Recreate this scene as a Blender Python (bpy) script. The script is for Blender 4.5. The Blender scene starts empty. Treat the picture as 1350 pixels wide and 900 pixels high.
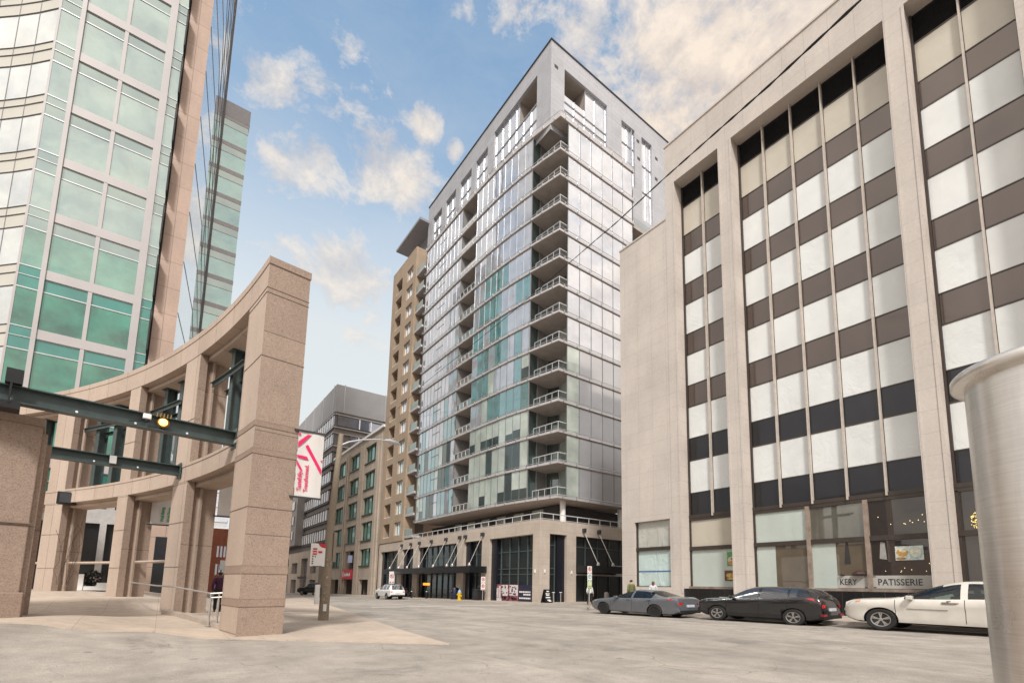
import bpy, bmesh, math, random
from mathutils import Vector, Matrix
random.seed(7)
S = bpy.context.scene
COL = S.collection
R = math.radians
PI = math.pi

# ------------------------------------------------------------------ node helpers
def newmat(name):
    m = bpy.data.materials.new(name); m.use_nodes = True
    nt = m.node_tree
    b = nt.nodes['Principled BSDF']
    return m, nt, b
def nd(nt, t, **kw):
    n = nt.nodes.new(t)
    for k, v in kw.items():
        if k in n.inputs.keys() if isinstance(k, str) else False: n.inputs[k].default_value = v
        else: setattr(n, k, v)
    return n
def math_n(nt, op, a, b=None, clamp=False):
    n = nt.nodes.new('ShaderNodeMath'); n.operation = op; n.use_clamp = clamp
    for i, v in enumerate((a, b)):
        if v is None: continue
        if isinstance(v, (int, float)): n.inputs[i].default_value = v
        else: nt.links.new(v, n.inputs[i])
    return n.outputs[0]
def mixc(nt, f, a, b, mode='MIX'):
    n = nt.nodes.new('ShaderNodeMix'); n.data_type = 'RGBA'; n.blend_type = mode
    for i, v in ((0, f), (6, a), (7, b)):
        if isinstance(v, (int, float)): n.inputs[i].default_value = v
        elif isinstance(v, (tuple, list)): n.inputs[i].default_value = (*v[:3], 1)
        else: nt.links.new(v, n.inputs[i])
    return n.outputs[2]
def ramp(nt, f, stops):
    n = nt.nodes.new('ShaderNodeValToRGB')
    e = n.color_ramp.elements
    while len(e) < len(stops): e.new(0.5)
    for el, (p, c) in zip(e, stops):
        el.position = p; el.color = (c, c, c, 1) if isinstance(c, (int, float)) else (*c, 1)
    nt.links.new(f, n.inputs[0]); return n.outputs[0]
def noise(nt, vec, scale, detail=4, rough=.55, dist=0):
    n = nt.nodes.new('ShaderNodeTexNoise')
    n.inputs['Scale'].default_value = scale; n.inputs['Detail'].default_value = detail
    n.inputs['Roughness'].default_value = rough; n.inputs['Distortion'].default_value = dist
    if vec is not None: nt.links.new(vec, n.inputs['Vector'])
    return n.outputs['Fac']
def pos(nt): return nt.nodes.new('ShaderNodeNewGeometry').outputs['Position']
def scaled(nt, v, s):
    n = nt.nodes.new('ShaderNodeVectorMath'); n.operation = 'MULTIPLY'
    nt.links.new(v, n.inputs[0]); n.inputs[1].default_value = s; return n.outputs[0]
def bump(nt, b, h, strength=.3, dist=.02):
    n = nt.nodes.new('ShaderNodeBump'); n.inputs['Strength'].default_value = strength
    n.inputs['Distance'].default_value = dist
    nt.links.new(h, n.inputs['Height']); nt.links.new(n.outputs[0], b.inputs['Normal'])
def uvvec(nt, mode):
    """vector (u, v, 0) for a wall: 'Y' wall runs along Y, 'X' along X, 'A' round the arcade's centre"""
    p = pos(nt); s = nt.nodes.new('ShaderNodeSeparateXYZ'); nt.links.new(p, s.inputs[0])
    c = nt.nodes.new('ShaderNodeCombineXYZ')
    if mode == 'Y': u = s.outputs[1]
    elif mode == 'X': u = s.outputs[0]
    elif mode == 'XY': u = math_n(nt, 'ADD', s.outputs[0], s.outputs[1])
    else:
        a = math_n(nt, 'ARCTAN2', math_n(nt, 'SUBTRACT', s.outputs[1], 9.89), math_n(nt, 'ADD', s.outputs[0], 42.17))
        u = math_n(nt, 'MULTIPLY', a, 44.16)
    nt.links.new(u, c.inputs[0]); nt.links.new(s.outputs[2], c.inputs[1])
    return c.outputs[0], p

MATS = {}
def plain(name, col, rough=.6, metal=0, spec=.5, var=.12, vscale=3, coat=0, bmp=0):
    if name in MATS: return MATS[name]
    m, nt, b = newmat(name)
    p = pos(nt)
    f = noise(nt, p, vscale, 5, .6)
    c = mixc(nt, ramp(nt, f, [(.3, 0.), (.7, 1.)]), [x*(1-var) for x in col], [min(1, x*(1+var)) for x in col])
    nt.links.new(c, b.inputs['Base Color'])
    b.inputs['Roughness'].default_value = rough; b.inputs['Metallic'].default_value = metal
    b.inputs['Specular IOR Level'].default_value = spec
    b.inputs['Coat Weight'].default_value = coat; b.inputs['Coat Roughness'].default_value = .03
    if bmp: bump(nt, b, noise(nt, p, vscale*8, 4), bmp, .02)
    MATS[name] = m; return m
def emit(name, col, s):
    if name in MATS: return MATS[name]
    m, nt, b = newmat(name)
    b.inputs['Base Color'].default_value = (*col, 1)
    b.inputs['Emission Color'].default_value = (*col, 1); b.inputs['Emission Strength'].default_value = s
    MATS[name] = m; return m
def stone(name, c1, c2, mode='Y', bw=1.2, bh=.75, mortar=.008, offs=.5, jc=.55, speck=0., rough=.75, streak=.15, sx=0, sz=0, stain=.12):
    if name in MATS: return MATS[name]
    m, nt, b = newmat(name)
    v, p = uvvec(nt, mode)
    mp = nt.nodes.new('ShaderNodeMapping'); mp.inputs['Location'].default_value = (sx, sz, 0)
    nt.links.new(v, mp.inputs[0])
    br = nt.nodes.new('ShaderNodeTexBrick'); br.offset = offs
    nt.links.new(mp.outputs[0], br.inputs['Vector'])
    br.inputs['Scale'].default_value = 1; br.inputs['Mortar Size'].default_value = mortar
    br.inputs['Mortar Smooth'].default_value = .2
    br.inputs['Brick Width'].default_value = bw; br.inputs['Row Height'].default_value = bh
    br.inputs['Color1'].default_value = (*c1, 1); br.inputs['Color2'].default_value = (*c2, 1)
    br.inputs['Mortar'].default_value = (*[x*jc for x in c1], 1)
    c = br.outputs['Color']
    big = noise(nt, p, .35, 5, .6)
    c = mixc(nt, 1, c, ramp(nt, big, [(.3, 1-stain), (.7, 1+stain*.4)]), 'MULTIPLY')
    st = noise(nt, scaled(nt, p, (1.4, 1.4, .22)), 1.0, 5, .6)      # rain streaks, long in z
    c = mixc(nt, 1, c, ramp(nt, st, [(.35, 1-streak), (.62, 1.0)]), 'MULTIPLY')
    if speck:
        sp = noise(nt, p, 34, 4, .75)
        c = mixc(nt, 1, c, ramp(nt, sp, [(.36, 1-speck), (.5, 1.0), (.66, 1+speck*.5)]), 'MULTIPLY')
    fine = noise(nt, p, 9, 4, .6)
    c = mixc(nt, 1, c, ramp(nt, fine, [(.3, .93), (.7, 1.05)]), 'MULTIPLY')
    nt.links.new(c, b.inputs['Base Color']); b.inputs['Roughness'].default_value = rough
    h = math_n(nt, 'ADD', math_n(nt, 'MULTIPLY', br.outputs['Fac'], -1.), math_n(nt, 'MULTIPLY', noise(nt, p, 30, 3), .25))
    bump(nt, b, h, .5, .012)
    MATS[name] = m; return m
def glass(name, inner, tint, refl, rough=.015, wav=.12, wscale=.6, ivar=.2):
    """opaque architectural glazing: a coated reflective layer over a dim interior"""
    if name in MATS: return MATS[name]
    m, nt, b = newmat(name)
    p = pos(nt)
    c = mixc(nt, ramp(nt, noise(nt, p, .5, 3), [(.35, 0.), (.65, 1.)]), [x*(1-ivar) for x in inner], [x*(1+ivar) for x in inner])
    nt.links.new(c, b.inputs['Base Color'])
    b.inputs['Roughness'].default_value = .3
    g = nt.nodes.new('ShaderNodeBsdfGlossy'); g.inputs['Color'].default_value = (*tint, 1); g.inputs['Roughness'].default_value = rough
    mx = nt.nodes.new('ShaderNodeMixShader')
    ge = nt.nodes.new('ShaderNodeNewGeometry'); dt = nt.nodes.new('ShaderNodeVectorMath'); dt.operation = 'DOT_PRODUCT'
    nt.links.new(ge.outputs['Normal'], dt.inputs[0]); nt.links.new(ge.outputs['Incoming'], dt.inputs[1])
    gz_ = math_n(nt, 'POWER', math_n(nt, 'SUBTRACT', 1., math_n(nt, 'ABSOLUTE', dt.outputs['Value'])), 5.)     # two-sided Schlick term
    f = math_n(nt, 'ADD', math_n(nt, 'MULTIPLY', math_n(nt, 'ADD', math_n(nt, 'MULTIPLY', gz_, .96), .04), 1-refl), refl, True)
    nt.links.new(f, mx.inputs[0]); nt.links.new(b.outputs[0], mx.inputs[1]); nt.links.new(g.outputs[0], mx.inputs[2])
    nt.links.new(mx.outputs[0], nt.nodes['Material Output'].inputs['Surface'])
    bn = nt.nodes.new('ShaderNodeBump'); bn.inputs['Strength'].default_value = wav; bn.inputs['Distance'].default_value = .05
    nt.links.new(noise(nt, p, wscale, 2, .5), bn.inputs['Height'])
    nt.links.new(bn.outputs[0], g.inputs['Normal'])
    MATS[name] = m; return m

# ------------------------------------------------------------------ mesh builder
class MB:
    def __init__(s): s.v = []; s.f = []; s.m = []
    def face(s, pts, m=0):
        i = len(s.v); s.v += [tuple(p) for p in pts]; s.f.append(tuple(range(i, i+len(pts)))); s.m.append(m)
    def box(s, x0, x1, y0, y1, z0, z1, m=0):
        i = len(s.v)
        s.v += [(x, y, z) for z in (z0, z1) for x, y in ((x0, y0), (x1, y0), (x1, y1), (x0, y1))]
        for q in ((3, 2, 1, 0), (4, 5, 6, 7), (0, 1, 5, 4), (1, 2, 6, 5), (2, 3, 7, 6), (3, 0, 4, 7)):
            s.f.append(tuple(i+k for k in q)); s.m.append(m)
    def obox(s, c, ax, hl, hw, z0, z1, m=0):
        """box of half length hl along the unit plan vector ax, half width hw across it"""
        ax = Vector(ax).normalized(); n = Vector((-ax.y, ax.x))
        q = [(c[0]+ax.x*a*hl+n.x*b*hw, c[1]+ax.y*a*hl+n.y*b*hw) for a, b in ((-1, -1), (1, -1), (1, 1), (-1, 1))]
        s.prism(q, z0, z1, m)
    def prism(s, poly, z0, z1, m=0):
        n = len(poly); i = len(s.v)
        s.v += [(x, y, z0) for x, y in poly]+[(x, y, z1) for x, y in poly]
        s.f.append(tuple(i+k for k in reversed(range(n)))); s.m.append(m)
        s.f.append(tuple(i+n+k for k in range(n))); s.m.append(m)
        for k in range(n):
            s.f.append((i+k, i+(k+1) % n, i+n+(k+1) % n, i+n+k)); s.m.append(m)
    def tube(s, pts, r, n=8, m=0, caps=True):
        pts = [Vector(p) for p in pts]; rs = r if isinstance(r, (list, tuple)) else [r]*len(pts)
        rings = []
        for k, p in enumerate(pts):
            d = (pts[min(k+1, len(pts)-1)]-pts[max(k-1, 0)]).normalized()
            a = d.orthogonal() if abs(d.z) > .95 else d.cross(Vector((0, 0, 1)))
            a.normalize(); b = d.cross(a); i = len(s.v)
            s.v += [tuple(p+(a*math.cos(t)+b*math.sin(t))*rs[k]) for t in [2*PI*j/n for j in range(n)]]
            rings.append(i)
        for a, b in zip(rings, rings[1:]):
            for j in range(n):
                s.f.append((a+j, a+(j+1) % n, b+(j+1) % n, b+j)); s.m.append(m)
        if caps:
            s.f.append(tuple(rings[0]+j for j in reversed(range(n)))); s.m.append(m)
            s.f.append(tuple(rings[-1]+j for j in range(n))); s.m.append(m)
    def lathe(s, c, prof, n=20, m=0, axis='Z'):
        base = len(s.v)
        for (r, h) in prof:
            for j in range(n):
                t = 2*PI*j/n; a, b = r*math.cos(t), r*math.sin(t)
                s.v.append((c[0]+a, c[1]+b, c[2]+h) if axis == 'Z' else ((c[0]+h, c[1]+a, c[2]+b) if axis == 'X' else (c[0]+a, c[1]+h, c[2]+b)))
        for k in range(len(prof)-1):
            for j in range(n):
                s.f.append((base+k*n+j, base+k*n+(j+1) % n, base+(k+1)*n+(j+1) % n, base+(k+1)*n+j)); s.m.append(m)
        s.f.append(tuple(base+j for j in reversed(range(n)))); s.m.append(m)
        s.f.append(tuple(base+(len(prof)-1)*n+j for j in range(n))); s.m.append(m)
    def wall(s, axis, c, u0, u1, z0, z1, holes, depth, m=0, mr=None, sgn=1):
        """a flat wall at X=c (axis 'X', u is Y) or Y=c (axis 'Y', u is X) with real openings: front, reveals; depth goes to +sgn"""
        mr = m if mr is None else mr
        us = sorted({u0, u1, *[h[0] for h in holes], *[h[1] for h in holes]}); us = [u for u in us if u0 <= u <= u1]
        zs = sorted({z0, z1, *[h[2] for h in holes], *[h[3] for h in holes]}); zs = [z for z in zs if z0 <= z <= z1]
        P = (lambda d, u, z: (c+d*sgn, u, z)) if axis == 'X' else (lambda d, u, z: (u, c+d*sgn, z))
        def empty(u, z): return any(h[0] < u < h[1] and h[2] < z < h[3] for h in holes)
        for a, b in zip(us, us[1:]):
            for e, g in zip(zs, zs[1:]):
                if not empty((a+b)/2, (e+g)/2): s.face([P(0, a, e), P(0, b, e), P(0, b, g), P(0, a, g)], m)
        for (a, b, e, g) in holes:
            s.face([P(0, a, e), P(depth, a, e), P(depth, a, g), P(0, a, g)], mr)
            s.face([P(0, b, e), P(depth, b, e), P(depth, b, g), P(0, b, g)], mr)
            s.face([P(0, a, g), P(depth, a, g), P(depth, b, g), P(0, b, g)], mr)
            s.face([P(0, a, e), P(depth, a, e), P(depth, b, e), P(0, b, e)], mr)
    def grid(s, A, B, nu, nv, zf, m=0):
        """sheet lofted between plan polylines A and B, draped on height function zf"""
        def samp(L, t):
            t *= len(L)-1; k = min(int(t), len(L)-2); f = t-k
            return (L[k][0]*(1-f)+L[k+1][0]*f, L[k][1]*(1-f)+L[k+1][1]*f)
        i = len(s.v)
        for a in range(nu+1):
            p, q = samp(A, a/nu), samp(B, a/nu)
            for b in range(nv+1):
                x, y = p[0]+(q[0]-p[0])*b/nv, p[1]+(q[1]-p[1])*b/nv
                s.v.append((x, y, zf(x, y)))
        for a in range(nu):
            for b in range(nv):
                k = i+a*(nv+1)+b
                s.f.append((k, k+1, k+nv+2, k+nv+1)); s.m.append(m)
    def build(s, name, mats, parent=None, smooth=False, angle=35, bevel=0, fix=True):
        me = bpy.data.meshes.new(name)
        o0 = Vector((0, 0, 0))
        r = parent
        while r is not None:
            o0 += r.location; r = r.parent
        me.from_pydata([tuple(Vector(p)-o0) for p in s.v], [], s.f)
        for mt in (mats if isinstance(mats, (list, tuple)) else [mats]): me.materials.append(mt)
        me.polygons.foreach_set('material_index', s.m)
        if fix:
            bm = bmesh.new(); bm.from_mesh(me); bmesh.ops.remove_doubles(bm, verts=bm.verts, dist=1e-5)
            bmesh.ops.recalc_face_normals(bm, faces=bm.faces); bm.to_mesh(me); bm.free()
        if smooth:
            me.polygons.foreach_set('use_smooth', [True]*len(me.polygons))
            me.set_sharp_from_angle(angle=R(angle))
        me.update()
        o = bpy.data.objects.new(name, me); COL.objects.link(o)
        if parent: o.parent = parent
        if bevel:
            bv = o.modifiers.new('bevel', 'BEVEL'); bv.width = bevel; bv.segments = 2; bv.limit_method = 'ANGLE'
        return o

def thing(name, label, cat, loc=(0, 0, 0), group=None, rz=0):
    o = bpy.data.objects.new(name, None); COL.objects.link(o); o.empty_display_size = .3
    o.location = loc; o.rotation_euler.z = rz
    o['label'] = label; o['category'] = cat
    if group: o['group'] = group
    return o
def tag(o, label, cat, group=None):
    o['label'] = label; o['category'] = cat
    if group: o['group'] = group
    return o
def struct(o, kind='structure'): o['kind'] = kind; return o
def copy_tree(o, parent=None):
    c = o.copy(); COL.objects.link(c)
    if parent: c.parent = parent
    for ch in list(o.children): copy_tree(ch, c)
    return c
def text_part(name, body, size, mat, parent, origin, ux, uy, ext=.004, align='LEFT', bold=.004, serif=False, sx=1.):
    """lettering as a mesh; ux/uy are the writing direction and its up vector"""
    cu = bpy.data.curves.new(name, 'FONT'); cu.body = body; cu.size = size; cu.extrude = ext; cu.offset = bold
    cu.align_x = align; cu.resolution_u = 3; cu.space_line = .95
    t = bpy.data.objects.new(name, cu); COL.objects.link(t)
    dg = bpy.context.evaluated_depsgraph_get()
    me = bpy.data.meshes.new_from_object(t.evaluated_get(dg)); bpy.data.objects.remove(t)
    ux = Vector(ux).normalized(); uy = Vector(uy).normalized(); n = ux.cross(uy)
    o0 = Vector((0, 0, 0)); r = parent
    while r is not None: o0 += r.location; r = r.parent
    for v in me.vertices: v.co = Vector(origin)-o0+ux*v.co.x*sx+uy*v.co.y+n*v.co.z
    me.materials.clear(); me.materials.append(mat); me.name = name
    o = bpy.data.objects.new(name, me); COL.objects.link(o); o.parent = parent
    return o

# ------------------------------------------------------------------ ground shape
SLOPE = -.0118                                   # the street falls away from the viewpoint
CTRL = [(1.7, 15.1, 0), (2.6, 14.2, 0), (.3, 21.9, .36), (-1.6, 27.4, .86), (-4, 32, 1.05), (-2.6, 16.9, .56), (-2.9, 15.6, .5),
        (-6, 12, .5), (-8, 20, .7), (-9, 34, 1.1), (-4, 40, 1.1), (0, 36, .9), (4, 14, 0), (5, 20, 0), (4, 26, .1), (4, 34, .1), (7, 30, 0), (6, 42, 0), (0, 8, 0), (3, 10, 0), (-.7, 15.1, .26),
        (-4, 6, .1), (8, 50, 0), (0, 2, 0), (10, 10, 0), (12, 30, 0), (20, 10, 0), (20, 40, 0), (30, 20, 0), (-12, 0, .1), (0, -12, 0), (15, -10, 0), (3, 60, .2)]
def hz(x, y):
    w = s = 0
    for cx, cy, cz in CTRL:
        d = (x-cx)**2+(y-cy)**2+1.0
        k = 1/d**2; w += k; s += k*cz
    f = min(1, max(0, 1-(x-2)/6))*min(1, max(0, 1-(y-48)/20))
    return SLOPE*y+s/w*f

# ------------------------------------------------------------------ shared materials
def asphalt():
    m, nt, b = newmat('asphalt')
    p = pos(nt)
    big = noise(nt, scaled(nt, p, (1, .5, 1)), .22, 5, .6, .4)
    mid = noise(nt, p, 1.3, 6, .65)
    fine = noise(nt, p, 45, 3, .7)
    c = mixc(nt, ramp(nt, big, [(.32, 0.), (.68, 1.)]), (.30, .266, .228), (.445, .398, .345))
    c = mixc(nt, 1, c, ramp(nt, mid, [(.3, .76), (.7, 1.1)]), 'MULTIPLY')
    c = mixc(nt, 1, c, ramp(nt, fine, [(.3, .72), (.7, 1.2)]), 'MULTIPLY')
    # long worn wheel tracks and drips along the driving direction
    tr = noise(nt, scaled(nt, p, (1.1, .06, 1)), 1.0, 4, .6)
    c = mixc(nt, 1, c, ramp(nt, tr, [(.36, .90), (.56, 1.04)]), 'MULTIPLY')
    pt = noise(nt, scaled(nt, p, (1, .55, 1)), .8, 7, .7, .6)
    c = mixc(nt, 1, c, ramp(nt, pt, [(.34, .72), (.40, .93), (.47, 1.)]), 'MULTIPLY')
    # dark repair patches
    vp = nt.nodes.new('ShaderNodeTexVoronoi'); vp.inputs['Scale'].default_value = .16; vp.distance = 'CHEBYCHEV'
    nt.links.new(p, vp.inputs['Vector'])
    c = mixc(nt, 1, c, ramp(nt, vp.outputs['Distance'], [(.06, .80), (.10, 1.)]), 'MULTIPLY')
    # crack network
    ad = nt.nodes.new('ShaderNodeVectorMath'); ad.operation = 'ADD'; nt.links.new(p, ad.inputs[0])
    n3 = nt.nodes.new('ShaderNodeTexNoise'); n3.inputs['Scale'].default_value = .9; nt.links.new(p, n3.inputs['Vector'])
    nt.links.new(n3.outputs['Color'], ad.inputs[1])
    vc = nt.nodes.new('ShaderNodeTexVoronoi'); vc.feature = 'DISTANCE_TO_EDGE'; vc.inputs['Scale'].default_value = .42
    nt.links.new(ad.outputs[0], vc.inputs['Vector'])
    crack = ramp(nt, vc.outputs['Distance'], [(.0, 1.), (.007, 0.)])
    gate = ramp(nt, noise(nt, p, .3, 3), [(.50, 0.), (.62, .75)])
    c = mixc(nt, math_n(nt, 'MULTIPLY', crack, gate), c, (.14, .122, .105))
    # oil spots
    oil = noise(nt, p, 2.6, 2, .5)
    c = mixc(nt, ramp(nt, oil, [(.68, 0.), (.78, .55)]), c, (.09, .08, .07))
    nt.links.new(c, b.inputs['Base Color']); b.inputs['Roughness'].default_value = .88
    bump(nt, b, math_n(nt, 'ADD', fine, math_n(nt, 'MULTIPLY', crack, -1.5)), .4, .012)
    return m
def paving(name, c1, c2, bw, bh, jc=.7):
    m, nt, b = newmat(name)
    p = pos(nt)
    br = nt.nodes.new('ShaderNodeTexBrick'); br.offset = 0; nt.links.new(p, br.inputs['Vector'])
    for k, v in (('Scale', 1), ('Mortar Size', .007), ('Brick Width', bw), ('Row Height', bh)): br.inputs[k].default_value = v
    br.inputs['Color1'].default_value = (*c1, 1); br.inputs['Color2'].default_value = (*c2, 1); br.inputs['Mortar'].default_value = (*[x*jc for x in c1], 1)
    c = br.outputs['Color']
    c = mixc(nt, 1, c, ramp(nt, noise(nt, p, .5, 6, .6), [(.3, .8), (.7, 1.08)]), 'MULTIPLY')
    c = mixc(nt, 1, c, ramp(nt, noise(nt, p, 4, 5, .65), [(.3, .9), (.7, 1.05)]), 'MULTIPLY')
    c = mixc(nt, 1, c, ramp(nt, noise(nt, p, 40, 3, .7), [(.3, .88), (.7, 1.08)]), 'MULTIPLY')
    nt.links.new(c, b.inputs['Base Color']); b.inputs['Roughness'].default_value = .85
    bump(nt, b, noise(nt, p, 40, 3), .3, .01)
    return m
M_ASPH = asphalt()
M_PLAZA = paving('plaza_paving', (.50, .41, .33), (.53, .435, .35), 1.5, 1.5)
M_WALK = paving('concrete_walk', (.42, .35, .29), (.44, .37, .305), 1.5, 1.5)
M_KERB = plain('kerb_concrete', (.42, .375, .33), .85, vscale=2)
M_PAINT = plain('road_paint', (.66, .62, .56), .8, var=.25, vscale=6)
M_BLACK = plain('black_satin', (.013, .013, .015), .35)
M_DARK = plain('dark_metal', (.035, .037, .04), .45)
M_STEEL = plain('pale_steel', (.5, .47, .43), .38, .6)
M_ALU = plain('aluminium', (.52, .52, .53), .35, .75, var=.05)
M_WHITE = plain('white_paint', (.78, .77, .75), .5, var=.04)
M_INT = plain('dim_interior', (.045, .036, .03), .8, var=.5, vscale=.8)
M_GREEN = plain('green_grey_steel', (.045, .068, .068), .42, .0, var=.2, vscale=4)

# ------------------------------------------------------------------ ground, road, pavements
def axis_pts(a, b, fine0, fine1, df, dc):
    out = []; x = a
    while x < b:
        out.append(x); x += df if fine0 <= x < fine1 else dc
    out.append(b); return out
g = MB()
xs = [-900, -400, -200, -100, -60, -40, -28, -20]+axis_pts(-16, 12, -16, 12, .5, .5)+[16, 20, 30, 60, 120, 300, 900]
ys = [-900, -300, -100, -50, -25, -12]+axis_pts(-6, 46, -6, 46, .5, .5)+[50, 55, 62, 72, 90, 130, 200, 350, 900]
for y in ys:
    for x in xs: g.v.append((x, y, hz(x, y)))
nx = len(xs)
for j in range(len(ys)-1):
    for i in range(nx-1):
        g.f.append((j*nx+i, j*nx+i+1, (j+1)*nx+i+1, (j+1)*nx+i)); g.m.append(0)
struct(g.build('road', M_ASPH, smooth=True))
def skirt(g, L, n, dz):
    def at(t):
        t *= len(L)-1; k = min(int(t), len(L)-2); f = t-k
        return (L[k][0]*(1-f)+L[k+1][0]*f, L[k][1]*(1-f)+L[k+1][1]*f)
    for i in range(n):
        p, q = at(i/n), at((i+1)/n)
        g.face([(*p, hz(*p)-.2), (*q, hz(*q)-.2), (*q, hz(*q)+dz), (*p, hz(*p)+dz)])
g = MB()     # plaza in front of the arcade
A = [(-14, 15.9), (-8, 15.9), (-3.1, 15.75), (-.75, 15.2), (1.6, 14.55), (2.5, 13.75)]
B = [(-22, 46), (-14, 46), (-8, 46), (-4, 46), (0, 44), (2.6, 40)]
g.grid(A, B, 60, 70, lambda x, y: hz(x, y)+.018); skirt(g, A, 60, .018)
struct(g.build('plaza', M_PLAZA, smooth=True))
g = MB()
Ra = [(5.5, 10.5), (5.75, 12.5), (6.2, 15.7), (7.1, 21), (8.3, 27.8), (10, 38), (11.6, 48), (14.8, 68), (18.9, 91)]
La = [(2.2, 13.9), (2.2, 15.5), (2.1, 17), (2, 21), (2, 28), (2.4, 38), (3, 48), (5, 68), (9, 91)]
g.grid(Ra, La, 60, 14, lambda x, y: hz(x, y)+.024); skirt(g, Ra, 60, .024); skirt(g, [Ra[0], La[0]], 14, .024)
struct(g.build('pavement', M_PLAZA, smooth=True))
# far side pavement with a real kerb, right-hand side of the street
g = MB()
KX = 21.35
def raised(g, poly, h=.13):
    n = len(poly)
    g.face([(x, y, SLOPE*y+h) for x, y in poly], 0)
    for k in range(n):
        (x0, y0), (x1, y1) = poly[k], poly[(k+1) % n]
        g.face([(x0, y0, SLOPE*y0-.2), (x1, y1, SLOPE*y1-.2), (x1, y1, SLOPE*y1+h), (x0, y0, SLOPE*y0+h)], 1)
raised(g, [(KX, -60), (60, -60), (60, 24.6), (24.4, 24.6), (22.6, 24.0), (21.6, 22.6), (KX, 21)])
raised(g, [(23.6, 32.4), (60, 32.4), (60, 120), (23.2, 120), (23.2, 34)])
struct(g.build('pavement', [M_WALK, M_KERB]))
g = MB()     # faded painted lines
for y in range(-8, 60, 3):
    g.face([(17.0, y, SLOPE*y+.004), (17.09, y, SLOPE*y+.004), (17.09, y+1.4, SLOPE*(y+1.4)+.004), (17.0, y+1.4, SLOPE*(y+1.4)+.004)])
for q in ([(18.4, 24.4), (18.4, 31.8)], [(19.2, 24.4), (19.2, 31.8)]):
    pass
g.face([(11.5, 33.2, SLOPE*33.2+.004), (23.0, 33.2, SLOPE*33.2+.004), (23.0, 33.7, SLOPE*33.7+.004), (11.5, 33.7, SLOPE*33.7+.004)])
struct(g.build('road_marking', M_PAINT))

# ------------------------------------------------------------------ stone office building, right
M_LIME = stone('limestone', (.565, .51, .462), (.58, .525, .477), 'Y', 1.25, 1.02, .010, 0, .80, .05, .8, .05, stain=.12)
M_LIMEX = stone('limestone_return', (.56, .495, .44), (.58, .515, .46), 'X', 1.25, 1.02, .012, 0, .8, .05, .8, .05, stain=.07)
M_SPAN = glass('bronze_spandrel', (.035, .024, .022), (.40, .34, .30), .24, .10, .04, .25)
M_SPANB = glass('spandrel_painted_reflection', (.008, .008, .010), (.20, .21, .235), .05, .02, .04, .25)  # bottom rows: mirrored dark buildings put into the colour
M_MULL = plain('mullion_stone_grey', (.50, .44, .385), .55)
def paper(name, col, crinkle=.7, scale=1.6):
    m, nt, b = newmat(name)
    p = pos(nt)
    w = noise(nt, scaled(nt, p, (1, 1, .8)), scale, 4, .6, 1.2)
    c = mixc(nt, ramp(nt, noise(nt, p, .6, 3), [(.3, 0.), (.7, 1.)]), [x*.93 for x in col], [min(1, x*1.04) for x in col])
    nt.links.new(c, b.inputs['Base Color']); b.inputs['Roughness'].default_value = .5
    b.inputs['Coat Weight'].default_value = .75; b.inputs['Coat Roughness'].default_value = .04
    n = nt.nodes.new('ShaderNodeBump'); n.inputs['Strength'].default_value = crinkle; n.inputs['Distance'].default_value = .12
    nt.links.new(w, n.inputs['Height']); nt.links.new(n.outputs[0], b.inputs['Normal'])
    return m
M_PAPER = paper('papered_glass', (.70, .715, .705), .10)
M_PAPER2 = paper('creased_paper', (.69, .71, .70), .26, 1.3)
M_BEIGEP = paper('beige_blind', (.50, .46, .38), .15)
M_MINTP = paper('mint_backing', (.47, .53, .49), .12)
M_TARP = paper('tarpaulin', (.47, .47, .43), 1.2, .8)
M_TARP2 = paper('pale_tarpaulin', (.50, .62, .60), 1.2, .8)
M_LOUV = plain('louvre_metal', (.085, .072, .068), .5)
M_SHOPD = glass('dark_shop_glass', (.018, .014, .013), (.7, .66, .62), .07, .01, .05, .4)
M_SHOPG = glass('hazy_shop_glass', (.12, .115, .095), (.75, .75, .7), .14, .02, .05, .4)
M_SHOPT = glass('tan_shop_glass', (.13, .105, .075), (.7, .68, .62), .06, .02, .05, .4)
M_BRONZE = plain('bronze_frame', (.06, .047, .04), .4, .3)
M_SILL = plain('worn_sill', (.27, .21, .17), .6, var=.3)
M_BASE = stone('black_granite', (.012, .012, .013), (.016, .016, .017), 'Y', .9, 2.0, .008, 0, 2.2, 0, .25, .2)

rb = thing('office_building', 'pale limestone office building with papered window strips and a bakery at street level', 'building', (26.27, 10, 0))
XF = 26.27; XG = 27.22
ZT, ZO, ZB = 32.95, 29.75, 5.75
bays = [(15.5, 19.03, 2), (6.25, 14.66, 5), (1.75, 5.45, 2), (-6.8, .95, 5)]
g = MB()
g.wall('X', XF, -16, 19.75, -.6, ZT, [(a, b, -.6, ZO) for a, b, n in bays], .95, 0, 1)
g.face([(XF, 19.75, 20), (48, 19.75, 20), (48, 19.75, ZT), (XF, 19.75, ZT)], 1)
g.face([(XF, -16, ZT), (48, -16, ZT), (48, 19.75, ZT), (XF, 19.75, ZT)], 0)
g.face([(XF, -16, -.6), (48, -16, -.6), (48, -16, ZT), (XF, -16, ZT)], 1)
g.build('wall', [M_LIME, M_LIMEX], rb)
g = MB(); g.box(XF-.06, XF+.5, -16, 19.8, ZT, ZT+.12); g.build('coping', M_LIME, rb)
g = MB()     # arris strips running up both edges of each pier
for a, b, n in bays:
    for y in (a, b): g.box(XF-.03, XF+.05, y-.06+(-.02 if y == a else .02), y+.06+(-.02 if y == a else .02), .9, ZO-.0)
g.build('pier_trim', M_LIME, rb)
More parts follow.
